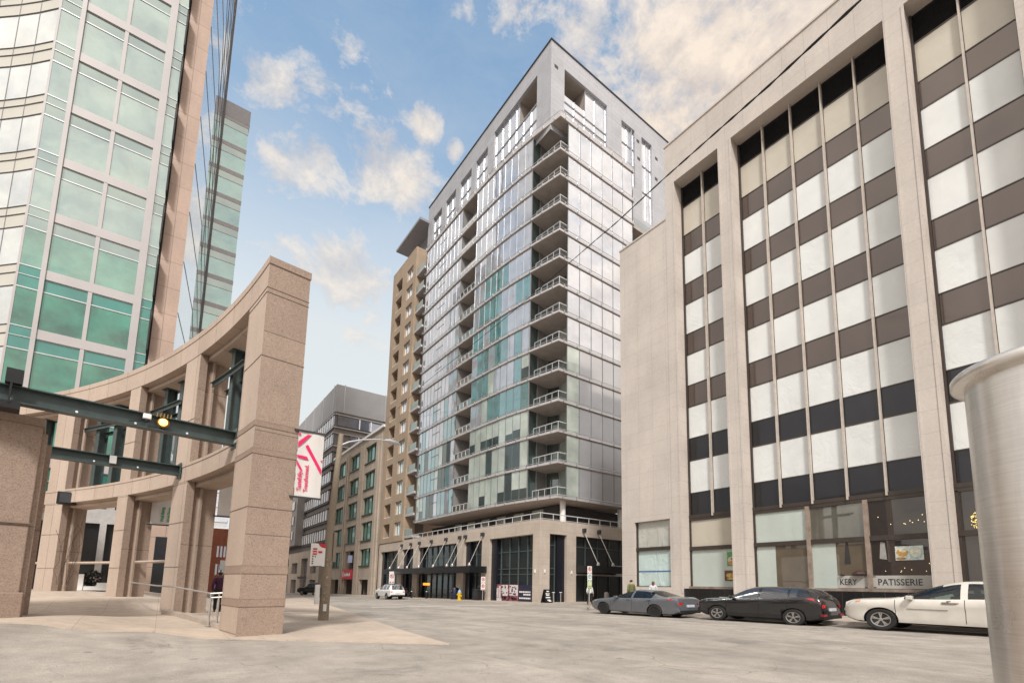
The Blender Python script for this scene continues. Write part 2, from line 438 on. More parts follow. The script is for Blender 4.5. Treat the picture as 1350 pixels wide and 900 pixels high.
# lower wing
g = MB()
g.wall('X', XF+.03, 19.75, 24.2, -.6, 27.3, [(19.95, 23.0, 1.25, 5.75)], .35, 0, 1)
g.face([(XF+.03, 24.2, -.6), (60, 24.2, -.6), (60, 24.2, 27.3), (XF+.03, 24.2, 27.3)], 1)
g.face([(XF+.03, 19.75, 27.3), (60, 19.75, 27.3), (60, 24.2, 27.3), (XF+.03, 24.2, 27.3)], 0)
g.box(XF-.02, XF+.4, 19.78, 24.25, 27.3, 27.42)
g.build('side_wing', [M_LIME, M_LIMEX], rb)
g = MB()
Z0 = 5.88; PZ = 3.71; DH = 1.53
for bi, (a, b, n) in enumerate(bays):
    w = (b-a)/n
    bk = MB(); bk.box(XG+.06, XG+.2, a-.0, b+.0, Z0-.1, ZO+.3); bk.build('backing', M_DARK, rb)
    for k in range(1, n):
        fr = MB(); fr.box(XF+.72, XG-.02, a+k*w-.038, a+k*w+.038, ZB, ZO); fr.build('mullion', M_MULL, rb)
    ed = MB()
    ed.box(XG-.10, XG+.02, b-.11, b, Z0, ZO); ed.box(XG-.10, XG+.02, a, a+.11, Z0, ZO)
    ed.build('jamb', M_BRONZE, rb)
    if bi == 3: n_rows = range(6)
    for i in range(n):
        y0, y1 = a+i*w+.06, a+(i+1)*w-.06
        if i == 0: y0 += .06
        if i == n-1: y1 -= .06
        for k in range(6):
            zb = Z0+PZ*k
            t = MB(); tl = random.uniform(-.012, .012)
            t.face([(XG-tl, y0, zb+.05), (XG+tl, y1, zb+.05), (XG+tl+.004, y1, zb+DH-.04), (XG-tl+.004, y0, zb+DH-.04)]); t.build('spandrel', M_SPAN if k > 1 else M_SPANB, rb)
            zt = zb+PZ
            t = MB()
            mt = M_BEIGEP if k == 5 else (M_PAPER2 if (k < 2 or random.random() < .3) else M_PAPER)
            t.face([(XG, y0, zb+DH+.02), (XG, y1, zb+DH+.02), (XG, y1, zt-.03), (XG, y0, zt-.03)], 0)
            t.box(XG-.02, XG+.04, y0, y1, zb+DH-.04, zb+DH+.02, 1); t.box(XG-.02, XG+.04, y0, y1, zt-.03, zt+.05, 1)
            t.build('window', [mt, M_BRONZE], rb)
        lv = MB(); z = Z0+6*PZ+.05
        while z < ZO-.05:
            lv.face([(XG-.02, y0, z+.0), (XG-.02, y1, z), (XG+.07, y1, z+.1), (XG+.07, y0, z+.1)]); z += .11
        lv.build('louvre', M_LOUV, rb)
    # ledge under the strip
    g2 = MB(); g2.box(XG-.14, XG+.2, a, b, ZB-.02, Z0+.05); g2.build('ledge', M_BRONZE, rb)
# street level
def shop_pane(y0, y1, z0, z1, mat, name='shop_window'):
    t = MB(); t.face([(XG-.05, y0, z0), (XG-.05, y1, z0), (XG-.05, y1, z1), (XG-.05, y0, z1)]); return t.build(name, mat, rb)
def shop_frame(ys, a, b):
    t = MB()
    for y in ys: t.box(XG-.2, XG-.04, y-.1, y+.1, 1.3, ZB-.1, 1)
    t.box(XG-.16, XG-.03, a, b, 3.62, 3.86, 0); t.box(XG-.12, XG-.03, a, b, 5.55, ZB, 0)
    t.box(XG-.12, XG-.03, a, a+.12, 1.3, 5.6, 0); t.box(XG-.12, XG-.03, b-.12, b, 1.3, 5.6, 0)
    t.box(XG-.3, XG-.02, a, b, 1.18, 1.32, 2)
    t.build('shop_frame', [M_BRONZE, M_SILL, M_SILL], rb)
    t = MB(); t.box(XF+.12, XG-.1, a, b, -.6, 1.18); t.build('plinth', M_BASE, rb)
shop_frame([], 15.5, 19.03); shop_frame([11.6, 8.88], 6.25, 14.66); shop_frame([3.7], 1.75, 5.45); shop_frame([-3], -6.8, .95)
shop_pane(15.6, 18.95, 3.85, 5.56, M_BEIGEP); shop_pane(15.6, 18.95, 1.3, 3.64, M_MINTP)
shop_pane(11.65, 14.55, 3.85, 5.56, M_MINTP); shop_pane(8.95, 11.5, 3.85, 5.56, M_SHOPG); shop_pane(6.35, 8.8, 3.85, 5.56, M_SHOPD)
shop_pane(13.45, 14.55, 1.3, 3.64, M_MINTP); shop_pane(11.65, 13.45, 1.3, 3.64, M_SHOPT)
shop_pane(10.35, 11.5, 1.3, 3.64, M_MINTP); shop_pane(8.95, 10.35, 1.3, 3.64, M_SHOPT); shop_pane(6.35, 8.8, 1.3, 3.64, M_SHOPD)
shop_pane(1.8, 5.4, 1.3, 5.56, M_SHOPD); shop_pane(-6.7, .9, 1.3, 5.56, M_SHOPD)
# wing window: two stretched tarpaulins
t = MB(); t.face([(XF+.3, 20.0, 3.95), (XF+.3, 22.95, 3.95), (XF+.3, 22.95, 5.72), (XF+.3, 20.0, 5.72)]); t.build('window_sheet', M_TARP, rb)
t = MB(); t.face([(XF+.3, 20.0, 1.3), (XF+.3, 22.95, 1.3), (XF+.3, 22.95, 3.72), (XF+.3, 20.0, 3.72)]); t.build('window_sheet', M_TARP2, rb)
t = MB(); t.box(XF+.27, XF+.295, 20.0, 22.95, 2.28, 2.34); t.build('blue_tape', plain('blue_tape', (.04, .13, .42), .5), rb)
t = MB(); t.box(XF+.15, XF+.36, 19.96, 22.99, 3.72, 3.95); t.box(XF+.15, XF+.36, 19.96, 22.99, 1.1, 1.3); t.box(XF+.2, XF+.36, 22.88, 23.0, 1.3, 5.75); t.build('window_frame', M_BRONZE, rb)
# sign bands on the glass
M_BAND = plain('frosted_band', (.42, .41, .38), .5, var=.05)
M_INK = plain('sign_ink', (.03, .03, .032), .5)
t = MB(); t.box(XG-.075, XG-.055, 8.98, 10.34, 1.34, 1.95); sb = t.build('sign_band', M_BAND, rb)
text_part('lettering', 'KERY', .42, M_INK, sb, (XG-.08, 10.26, 1.5), (0, -1, 0), (0, 0, 1), .002, sx=.78)
t = MB(); t.box(XG-.075, XG-.055, 6.36, 8.78, 1.34, 1.95); sb = t.build('sign_band', M_BAND, rb)
text_part('lettering', 'PATISSERIE', .42, M_INK, sb, (XG-.08, 8.6, 1.5), (0, -1, 0), (0, 0, 1), .002, sx=.87)
for y in (8.72, 9.1): 
    t = MB(); t.box(XG-.084, XG-.077, y-.05, y+.05, 1.88, 1.92); t.box(XG-.084, XG-.077, y-.05, y+.05, 1.37, 1.41); t.build('corner_ornament', M_INK, rb)
# what shows through the dark panes
t = MB()
for k in range(9): t.lathe((XG-.09, random.uniform(6.6, 8.7), random.uniform(4.3, 4.75)), [(.0, -.018), (.018, 0), (0, .018)], 6, axis='Z')
for k in range(7): t.lathe((XG-.09, random.uniform(6.5, 8.6), random.uniform(2.1, 2.5)), [(.0, -.015), (.016, 0), (0, .015)], 6, axis='Z')
t.build('lamp_bulb', emit('warm_bulb', (1., .75, .4), 1.6), rb)
t = MB(); t.face([(XG-.07, 8.45, 2.75), (XG-.07, 8.15, 2.7), (XG-.07, 8.2, 3.5), (XG-.07, 8.38, 3.55)]); t.build('apron', plain('grey_cloth', (.3, .29, .28), .8), rb)
t = MB(); t.face([(XG-.07, 9.98, 2.55), (XG-.07, 9.7, 2.55), (XG-.07, 9.78, 3.62), (XG-.07, 9.88, 3.62)]); t.build('tower_decal', M_INK, rb)
t = MB()
t.lathe((XG-.1, 9.35, 2.0), [(.0, .0), (.33, .02), (.25, .12), (.1, .2), (0, .22)], 10); t.lathe((XG-.1, 10.1, 1.98), [(0, 0), (.12, .02), (.05, .1), (0, .12)], 8)
t.build('display_goods', plain('dark_goods', (.05, .02, .02), .6), rb)
t = MB()
for k in range(160):
    a = random.uniform(0, 2*PI); r_ = math.sqrt(random.random())*.55
    y, z = 4.6+r_*math.cos(a)*.75, 4.25+r_*math.sin(a)*.8
    t.box(XG-.11, XG-.09, y-.012, y+.012, z-.012, z+.012)
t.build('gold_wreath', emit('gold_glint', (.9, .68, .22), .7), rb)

def poster(name, label, y0, y1, z0, z1, cols, blobs, x=XG-.085):
    m0 = [plain('print_'+'_'.join('%d' % int(v*255) for v in c), c, .4, var=.3, vscale=9) for c in cols]
    t = MB(); t.box(x-.008, x, y0, y1, z0, z1, 0)
    for (u, v, ru, rv, mi, lift) in blobs:
        pts = [(x-.009-lift*.001, y0+(y1-y0)*(u+ru*math.cos(a)), z0+(z1-z0)*(v+rv*math.sin(a))) for a in [2*PI*k/14+.2*mi for k in range(14)]]
        t.face(pts, mi)
    return tag(t.build(name, m0, fix=False), label, 'poster')
poster('poster', 'food poster of golden fries and a white plate in the bakery window', 6.72, 7.8, 2.65, 3.3,
       [(.62, .66, .62), (.55, .33, .1), (.38, .58, .6), (.72, .68, .5), (.33, .2, .08)],
       [(.75, .55, .22, .3, 1, 0), (.72, .72, .15, .16, 3, 1), (.8, .12, .19, .1, 4, 1), (.28, .5, .25, .42, 2, 1), (.28, .55, .2, .32, 3, 2), (.27, .55, .1, .16, 0, 3)])
poster('poster', 'upper green sandwich poster on the mint window beside the pier', 15.62, 16.42, 2.58, 3.42,
       [(.1, .3, .1), (.5, .5, .4), (.45, .03, .03), (.5, .25, .08), (.14, .4, .08)],
       [(.5, .42, .46, .26, 1, 0), (.5, .5, .2, .09, 2, 1), (.6, .2, .33, .16, 3, 1), (.4, .32, .22, .1, 4, 2)])
poster('poster', 'lower brown burger poster on the mint window beside the pier', 15.62, 16.62, 1.68, 2.3,
       [(.13, .07, .035), (.5, .3, .08), (.45, .16, .04), (.55, .42, .14)],
       [(.3, .55, .24, .33, 2, 0), (.65, .52, .25, .24, 1, 1), (.72, .5, .12, .13, 3, 2), (.5, .2, .35, .1, 3, 1)])
t = MB(); t.box(XF+.02, XF+.1, 15.9, 16.5, .42, .72); t.box(XF-.02, XF+.02, 16.0, 16.35, .5, .64)
t.build('utility_box', plain('pale_box', (.5, .49, .47), .5), rb)

# ------------------------------------------------------------------ glass apartment tower on its stone podium
M_POD = stone('podium_stone', (.51, .43, .36), (.55, .47, .40), 'Y', 1.5, .62, .006, .5, .72, .05, .75, .06)
M_PODX = stone('podium_stone_return', (.51, .43, .36), (.55, .47, .40), 'X', 1.5, .62, .006, .5, .72, .05, .75, .06)
M_BRICK = stone('grey_brick', (.41, .41, .435), (.44, .44, .465), 'XY', 2.6, .62, .02, .5, .86, 0, .7, .06)
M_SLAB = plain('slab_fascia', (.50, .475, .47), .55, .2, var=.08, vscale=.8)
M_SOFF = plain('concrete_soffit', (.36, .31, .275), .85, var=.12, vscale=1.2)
M_G1 = glass('sky_glass', (.42, .44, .49), (.85, .885, .94), .50, .012, .10, .45)
M_G2 = glass('teal_glass', (.09, .24, .25), (.80, .90, .93), .40, .012, .16, .5)
M_G3 = glass('curtained_glass', (.47, .525, .475), (.8, .88, .88), .20, .02, .08, .4)
M_G4 = glass('dim_glass', (.03, .045, .045), (.7, .8, .8), .16, .015, .08, .4)
M_GB = glass('blinds_glass', (.40, .41, .43), (.85, .84, .86), .30, .10, .04, .4, .06)
def clear_glass(name, tint, ior):
    m, nt, b = newmat(name); tr = nt.nodes.new('ShaderNodeBsdfTransparent'); tr.inputs[0].default_value = (*tint, 1)
    g = nt.nodes.new('ShaderNodeBsdfGlossy'); g.inputs['Roughness'].default_value = .01; fr = nt.nodes.new('ShaderNodeFresnel'); fr.inputs['IOR'].default_value = ior
    mx = nt.nodes.new('ShaderNodeMixShader'); nt.links.new(fr.outputs[0], mx.inputs[0]); nt.links.new(tr.outputs[0], mx.inputs[1]); nt.links.new(g.outputs[0], mx.inputs[2])
    nt.links.new(mx.outputs[0], nt.nodes['Material Output'].inputs['Surface']); return m
M_RAIL = clear_glass('balcony_glass', (.72, .80, .79), 1.6)
M_RAILD = glass('grey_balcony_glass', (.20, .25, .23), (.7, .8, .78), .06, .15, .05, .4)
M_SHOPN = glass('podium_glass', (.016, .018, .022), (.55, .62, .62), .05, .015, .06, .4)
ap = thing('apartment_tower', 'tall glass apartment tower with stacked corner balconies above a sandstone podium', 'building', (26.6, 34.4, 0))
PX, PY, PT = 26.6, 34.4, 7.18
Lh = [(35.4, 42.9), (44.4, 48.26), (49.86, 60.66), (62.24, 66.0), (67.7, 74.6)]
Rh = [(27.78, 29.82), (31.0, 41.0), (42.5, 50)]
g = MB()
g.wall('X', PX, PY, 75.4, -1.4, PT, [(a, b, -1.4, 5.88) for a, b in Lh], .7, 0, 0)
g.wall('Y', PY, PX, 60, -1.4, PT, [(a, b, -1.4, 5.92) for a, b in Rh], .7, 1, 1)
g.face([(PX, PY, PT), (60, PY, PT), (60, 75.4, PT), (PX, 75.4, PT)], 0)
g.build('podium_wall', [M_POD, M_PODX], ap)
for a, b in Lh:
    t = MB(); t.face([(PX+.62, a, -1.4), (PX+.62, b, -1.4), (PX+.62, b, 5.9), (PX+.62, a, 5.9)]); t.build('shop_window', M_SHOPN, ap)
    t = MB(); n = max(2, int((b-a)/1.5))
    for k in range(n+1): t.box(PX+.5, PX+.61, a+(b-a)*k/n-.04, a+(b-a)*k/n+.04, -1.3, 5.88)
    for z in (2.2, 2.75, 4.4): t.box(PX+.53, PX+.61, a, b, z, z+.07)
    t.build('shop_frame', plain('grey_green_frame', (.10, .13, .12), .4, .3), ap)
for a, b in Rh:
    t = MB(); t.face([(a, PY+.62, -1.4), (b, PY+.62, -1.4), (b, PY+.62, 5.95), (a, PY+.62, 5.95)]); t.build('shop_window', M_SHOPN, ap)
    t = MB(); n = max(2, int((b-a)/1.6))
    for k in range(n+1): t.box(a+(b-a)*k/n-.04, a+(b-a)*k/n+.04, PY+.5, PY+.61, -1.3, 5.9)
    for z in (2.2, 2.75, 4.9): t.box(a, b, PY+.53, PY+.61, z, z+.07)
    t.build('shop_frame', plain('grey_green_frame', (.1, .1, .1)), ap)
# dark stone jambs either side of the shopfronts
for q in [(PX+.3, PX+.58, b-.9, b) for a, b in Lh[1:]]+[(PX+.3, PX+.58, 41.9, 42.88), (28.9, 29.8, PY+.3, PY+.58)]:
    t = MB(); t.box(*q, -1.3, 5.86); t.build('jamb_panel', plain('blue_black_stone', (.012, .013, .02), .3), ap)
# entrance canopies hung on rods
cn = MB(); cn.box(24.55, PX+.6, 43.3, 67.5, 2.42, 3.08); cn.box(24.75, PX+.5, 50.0, 52.0, 3.08, 3.2)
can = cn.build('canopy', M_BLACK, ap)
cn = MB(); cn.box(31.05, 36.6, 32.4, PY+.6, 2.45, 3.1); can2 = cn.build('canopy', M_BLACK, ap)
cn = MB(); cn.box(36.7, 41, PY+.2, PY+.55, 2.3, 3.3); cn.box(31.0, 41, PY+.1, PY+.55, 2.2, 2.35); cn.build('fascia_panel', M_SLAB, ap)
def rod(p, q, par):
    t = MB(); t.tube([p, q], .03, 6); t.lathe((q[0], q[1], q[2]-.16), [(.16, 0), (.16, .16), (.05, .34)], 8)
    t.build('hanger_rod', M_STEEL, par)
    t = MB(); t.obox((p[0], p[1]), (1, 0), .12, .3, p[2]-.16, p[2]+.2); t.build('wall_bracket', M_DARK, par)
for y in (44.2, 47.9, 49.2, 52.6, 56.6, 60.2, 63.0, 66.2): rod((PX-.06, y, 6.45), (24.85, y-.3, 3.24), can)
for x in (31.9, 33.9): rod((x, PY-.06, 6.5), (x+.35, 32.7, 3.26), can2)
t = MB(); t.box(PX+.5, PX+.56, 57.9, 60.0, 1.0, 1.28); t.build('lit_sign', emit('orange_sign', (1., .3, .03), 1.2), ap)
# poster hoarding in the corner shopfront
t = MB(); t.box(PX+.40, PX+.46, 35.45, 38.15, -.36, 1.25, 0); hp = t.build('hoarding', plain('navy_vinyl', (.022, .022, .05), .4), ap)
t = MB()
for z, w in ((.58, 1.75), (.34, 1.0), (.0, 1.75)):
    y = 37.95 if w > 1.5 else 37.3
    while y > 36.25:
        l = random.uniform(.10, .3); t.box(PX+.385, PX+.399, max(36.2, y-l), y, z-.065, z+.075); y -= l+.06
t.build('small_print', M_WHITE, hp)
t = MB(); t.box(PX+.40, PX+.46, 38.15, 42.3, -.42, 1.25, 0); pp = t.build('hoarding', plain('plum_print', (.30, .10, .11), .4, var=.5, vscale=3), ap)
t = MB()
for (a, b, c, d) in ((41.6, 42.2, .0, .9), (39.9, 41.0, .15, 1.2), (38.2, 39.6, .2, 1.22), (41.2, 41.5, -.1, 1.1)):
    t.box(PX+.385, PX+.399, a, b, c, d)
t.box(PX+.385, PX+.399, 41.0, 42.25, -.4, -.05); t.build('printed_facade', plain('print_white', (.62, .58, .58), .5, var=.25, vscale=4), pp)
t = MB()
for k in range(30):
    y, z = random.uniform(38.3, 41.0), random.uniform(.1, 1.0); t.box(PX+.372, PX+.384, y, y+random.uniform(.1, .25), z, z+random.uniform(.08, .2))
for k in range(26):
    y, z = random.uniform(38.3, 41.0), random.uniform(-.35, .05); t.box(PX+.372, PX+.384, y, y+random.uniform(.15, .45), z, z+random.uniform(.06, .2))
t.build('printed_windows', plain('print_dark', (.07, .03, .05), .5), pp)
t = MB()
for y in (35.0,): t.box(PX-.09, PX, y-.06, y+.06, 2.35, 2.65)
t.box(27.15, 27.27, PY-.09, PY, 2.35, 2.65); t.box(30.35, 30.47, PY-.09, PY, 2.3, 2.6)
t.build('wall_light', M_WHITE, ap)
# terrace rail, set-back storey and columns
def railing(par, pts, z, h=.8, glassy=True, step=1.6):
    t = MB(); t.tube([(x, y, z+h) for x, y in pts], .045, 6); t.tube([(x, y, z+.12) for x, y in pts], .025, 5)
    for (x0, y0), (x1, y1) in zip(pts, pts[1:]):
        L = math.hypot(x1-x0, y1-y0); n = max(1, round(L/step))
        for k in range(n+1): t.box(x0+(x1-x0)*k/n-.025, x0+(x1-x0)*k/n+.025, y0+(y1-y0)*k/n-.025, y0+(y1-y0)*k/n+.025, z, z+h)
    o = t.build('railing', plain('pale_rail', (.56, .56, .56), .45, var=.04), par)
    if glassy:
        t = MB()
        for (x0, y0), (x1, y1) in zip(pts, pts[1:]): t.face([(x0, y0, z+.14), (x1, y1, z+.14), (x1, y1, z+h-.05), (x0, y0, z+h-.05)])
        t.build('glass_panel', M_RAIL, o, fix=False)
railing(ap, [(45, PY+.25), (PX+.25, PY+.25), (PX+.25, 66)], PT, .62, False, 1.5)
t = MB(); t.face([(31.0, 37.2, PT), (31.0, 66, PT), (31.0, 66, 9.2), (31.0, 37.2, 9.2)]); t.face([(31.0, 37.2, PT), (48, 37.2, PT), (48, 37.2, 9.2), (31, 37.2, 9.2)])
t.build('setback_wall', plain('dark_panel', (.05, .05, .055), .5), ap)
for y in (39.5, 43, 46.5, 50, 53.5, 57):
    t = MB(); t.face([(30.96, y, PT+.1), (30.96, y+1.9, PT+.1), (30.96, y+1.9, 9.1), (30.96, y, 9.1)]); t.build('terrace_window', M_G3, ap)
t = MB(); t.tube([(30.4, 35.7, PT), (30.4, 35.7, 9.4)], .28, 14); t.tube([(38.5, 35.7, PT), (38.5, 35.7, 9.4)], .28, 14); t.build('column', M_WHITE, ap, True)
# floors
ZS = [50.42, 46.22, 43.24, 40.05, 36.99, 33.99, 30.94, 28.11, 25.08, 22.02, 18.93, 15.83, 12.77, 9.4][::-1]
EDGE = [(28.86, 34.7), (28.05, 38.5), (27.6, 41.5), (27.3, 45), (27.1, 49.5), (27.02, 52.6), (26.98, 56), (26.95, 60), (26.95, 63.2)]
def edge_at(y, off=0):
    for (x0, y0), (x1, y1) in zip(EDGE, EDGE[1:]):
        if y <= y1: return (x0+(x1-x0)*(y-y0)/(y1-y0)+off, y)
    return (EDGE[-1][0]+off, y)
def smooth_edge(ys, off):
    # quadratic blend of the polyline so the bow reads as one curve
    out = []
    for y in ys:
        a = [edge_at(max(34.7, min(63.2, y+d)), off)[0] for d in (-1.6, -.8, 0, .8, 1.6)]
        out.append((sum(a)/5 if 36.4 < y < 61.6 else a[2], y))
    return out
Rx = 40.0
for k, z in enumerate(ZS):
    th = .5 if k == 13 else .25
    if k == 13: z -= .35
    ys = [34.7+i*(63.2-34.7)/26 for i in range(27)]
    ed = smooth_edge(ys, 0)
    poly = [(Rx+.3, 34.7)]+ed+[(33, 63.2), (Rx+.3, 60)]
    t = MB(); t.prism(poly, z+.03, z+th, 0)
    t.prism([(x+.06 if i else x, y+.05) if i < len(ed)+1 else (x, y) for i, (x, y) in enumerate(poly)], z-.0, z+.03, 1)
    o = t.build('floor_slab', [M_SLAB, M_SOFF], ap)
    # thin shadow-gap rail round the slab edge
    t = MB(); t.tube([(x-.05, y, z+th+.13) for x, y in ed if y < 48.5 or y > 52.7], .03, 5)
    t.tube([(28.86, 34.62, z+th+.13), (Rx+.3, 34.62, z+th+.13)], .03, 5)
    for y in [35.5+1.55*i for i in range(19)]:
        x = smooth_edge([y], 0)[0][0]; t.box(x-.09, x+.02, y-.03, y+.03, z+.1, z+th+.14)
    for x in [29.5+1.75*i for i in range(7)]: t.box(x-.03, x+.03, 34.58, 34.72, z+.1, z+th+.14)
    t.build('edge_rail', M_ALU, o)
NF = 13
for k in range(NF):
    z0 = ZS[k]+.25; z1 = ZS[k+1]-(.35 if k == 12 else 0)
    # left bowed face in two runs
    for (ya, yb, n, run) in ((38.6, 48.9, 9, 0), (52.5, 63.1, 10, 1)):
        t = MB(); ys = [ya+(yb-ya)*i/n for i in range(n+1)]; pl = smooth_edge(ys, .13)
        for i in range(n):
            (xa, y0), (xb, y1) = pl[i], pl[i+1]
            if k >= 9: mi = 0
            elif k >= 5: mi = 0 if (run == 1 or random.random() < .35) else 1
            elif k >= 3: mi = random.choice((1, 1, 2, 0)) if run == 0 else random.choice((0, 0, 1))
            else: mi = random.choice((2, 2, 2, 3)) if run == 0 else random.choice((0, 1, 1, 3, 2))
            # every sheet sits a hair out of plane, as real ones do
            j = random.uniform(-.010, .010)
            zs_ = z0+(z1-z0)*(.40+random.choice((0, 0, 0, .12, -.08)))
            if mi == 2 and random.random() < .38:       # blind part-way down
                t.face([(xa-j, y0+.03, zs_), (xb+j, y1-.03, zs_), (xb+j, y1-.03, z1), (xa-j, y0+.03, z1)], 2)
                t.face([(xa-j, y0+.03, z0), (xb+j, y1-.03, z0), (xb+j, y1-.03, zs_), (xa-j, y0+.03, zs_)], 3)
            else:
                t.face([(xa-j, y0+.03, z0), (xb+j, y1-.03, z0), (xb+j, y1-.03, z1), (xa-j, y0+.03, z1)], mi)
        w = t.build('window_band', [M_G1, M_G2, M_G3, M_G4], ap, fix=False)
        t = MB()
        for (x, y) in pl: t.box(x-.03, x+.04, y-.03, y+.03, z0, z1)
        if run == 1 and k % 1 == 0:
            for i in (4, 5): t.box(pl[i][0]-.04, pl[i][0]+.02, pl[i][1], pl[i+1][1], z0+.62*(z1-z0)-.03, z0+.62*(z1-z0)+.03)
        t.build('mullion', M_ALU if k > 5 else plain('grey_mullion', (.22, .23, .24), .4, .5), w)
    # right face
    t = MB(); n = 6; xs_ = [30.05+(Rx-30.05)*i/n for i in range(n+1)]
    for i in range(n):
        mi = 0
        if k <= 4: mi = 1 if i > 0 else 2
        elif k <= 6: mi = 0
        j = random.uniform(-.008, .008)
        t.face([(xs_[i]+.03, 34.83-j, z0), (xs_[i+1]-.03, 34.83+j, z0), (xs_[i+1]-.03, 34.83+j, z1), (xs_[i]+.03, 34.83-j, z1)], mi)
    w = t.build('window_band', [M_G1, M_GB, M_G3], ap, fix=False)
    for x in xs_:
        t = MB(); t.box(x-.035, x+.035, 34.79, 34.88, z0, z1); t.build('mullion', plain('grey_mullion', (.22, .23, .24)), w)
    # inset corner balcony: back wall, doors, rail
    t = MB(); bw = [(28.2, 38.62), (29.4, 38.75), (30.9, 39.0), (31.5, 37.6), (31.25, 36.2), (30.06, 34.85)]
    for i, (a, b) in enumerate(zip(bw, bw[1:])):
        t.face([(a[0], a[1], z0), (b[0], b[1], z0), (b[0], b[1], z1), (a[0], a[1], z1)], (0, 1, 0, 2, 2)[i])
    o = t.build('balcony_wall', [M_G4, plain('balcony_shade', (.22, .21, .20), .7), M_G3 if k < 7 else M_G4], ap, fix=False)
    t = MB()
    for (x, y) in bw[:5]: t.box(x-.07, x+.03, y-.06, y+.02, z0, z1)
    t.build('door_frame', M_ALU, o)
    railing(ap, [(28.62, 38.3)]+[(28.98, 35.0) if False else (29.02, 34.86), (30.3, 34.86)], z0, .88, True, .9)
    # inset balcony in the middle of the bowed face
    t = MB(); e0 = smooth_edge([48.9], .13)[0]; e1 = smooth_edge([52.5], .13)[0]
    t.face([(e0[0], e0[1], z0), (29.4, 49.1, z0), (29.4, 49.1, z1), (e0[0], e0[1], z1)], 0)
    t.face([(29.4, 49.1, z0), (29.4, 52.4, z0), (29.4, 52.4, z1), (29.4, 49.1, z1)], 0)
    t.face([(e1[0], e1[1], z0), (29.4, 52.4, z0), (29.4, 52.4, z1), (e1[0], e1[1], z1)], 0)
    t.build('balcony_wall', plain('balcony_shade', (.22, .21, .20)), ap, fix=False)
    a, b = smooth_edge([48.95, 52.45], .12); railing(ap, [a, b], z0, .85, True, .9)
# inset balconies at the far right of the -Y face
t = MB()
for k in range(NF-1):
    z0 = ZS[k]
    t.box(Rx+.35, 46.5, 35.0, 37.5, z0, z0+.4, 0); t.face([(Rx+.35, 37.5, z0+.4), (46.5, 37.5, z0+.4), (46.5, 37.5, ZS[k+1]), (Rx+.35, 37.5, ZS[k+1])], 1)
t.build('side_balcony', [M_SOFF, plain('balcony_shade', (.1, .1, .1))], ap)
t = MB()
for k in range(NF-1): t.face([(Rx+.4, 35.05, ZS[k]+.45), (46.4, 35.05, ZS[k]+.45), (46.4, 35.05, ZS[k]+1.4), (Rx+.4, 35.05, ZS[k]+1.4)])
t.build('side_balcony_glass', M_RAIL, ap)
t = MB(); t.face([(46.5, 35.0, PT), (60, 35.0, PT), (60, 35.0, 46), (46.5, 35.0, 46)]); t.build('side_wall', M_BRICK, ap)
# brick penthouse
HX, HY, HB, HT = 28.6, 36.07, 49.5, 60.5
Lw = [(38.6, 47.6, 50.6, 58.4), (49.1, 52.1, 50.6, 57.6), (53.3, 56.5, 50.6, 57.6), (57.8, 60.9, 50.6, 57.6), (62.2, 65.2, 50.6, 57.6)]
Rw = [(30.5, 37.2, 50.9, 58.2), (39.7, 42.1, 50.0, 58.0), (43.4, 45.4, 46.5, 58.0), (50, 52, 47, 57)]
g = MB(); g.wall('X', HX, HY, 67, HB, HT, Lw, .35); g.wall('Y', HY, HX, 41.6, HB, HT, [(30.5, 37.2, 50.9, 58.2), (39.7, 41.6, 50.0, 58.0)], .35); g.wall('Y', HY, 41.6, 56, 44.2, HT, [(41.6, 42.1, 50.0, 58.0), (43.4, 45.4, 46.5, 58.0), (50, 52, 47, 57)], .35)
g.face([(HX, HY, HT), (56, HY, HT), (56, 67, HT), (HX, 67, HT)]); g.face([(HX, 67, HB), (56, 67, HB), (56, 67, HT), (HX, 67, HT)])
g.build('penthouse_wall', M_BRICK, ap)
g = MB(); g.box(HX-.1, HX+.4, HY-.1, 67, HT, HT+.14); g.box(HX+.4, 56, HY-.1, HY+.4, HT, HT+.14); g.build('parapet_coping', M_DARK, ap)
for i, (a, b, c, d) in enumerate(Lw):
    t = MB(); x = HX+.33; ym = 42.4 if i == 0 else a
    if i == 0:      # loggia over the near half, glazing below it and beyond
        zt_ = 55.2
        t.face([(x, a, c), (x, ym, c), (x, ym, zt_), (x, a, zt_)], 0); t.face([(x+2, a, zt_), (x+2, ym, zt_), (x+2, ym, d), (x+2, a, d)], 1); t.face([(x, a, d-.01), (x+2, a, d-.01), (x+2, ym, d-.01), (x, ym, d-.01)], 1); t.face([(x, ym, zt_), (x+2, ym, zt_), (x+2, ym, d), (x, ym, d)], 1)
    t.face([(x, ym, c), (x, b, c), (x, b, d), (x, ym, d)], 0)
    w = t.build('penthouse_window', [M_G1, M_SOFF], ap, fix=False)
    t = MB(); n = 6 if i == 0 else 2
    for k in range(n+1):
        y = a+(b-a)*k/n; t.box(x-.1, x, y-.04, y+.04, c, 55.2 if (i == 0 and y < ym-.1) else d)
    t.box(x-.1, x, a, b, 53.2, 53.3); t.box(x-.1, x, a, b, 55.15, 55.25)
    t.build('mullion', M_ALU, w)
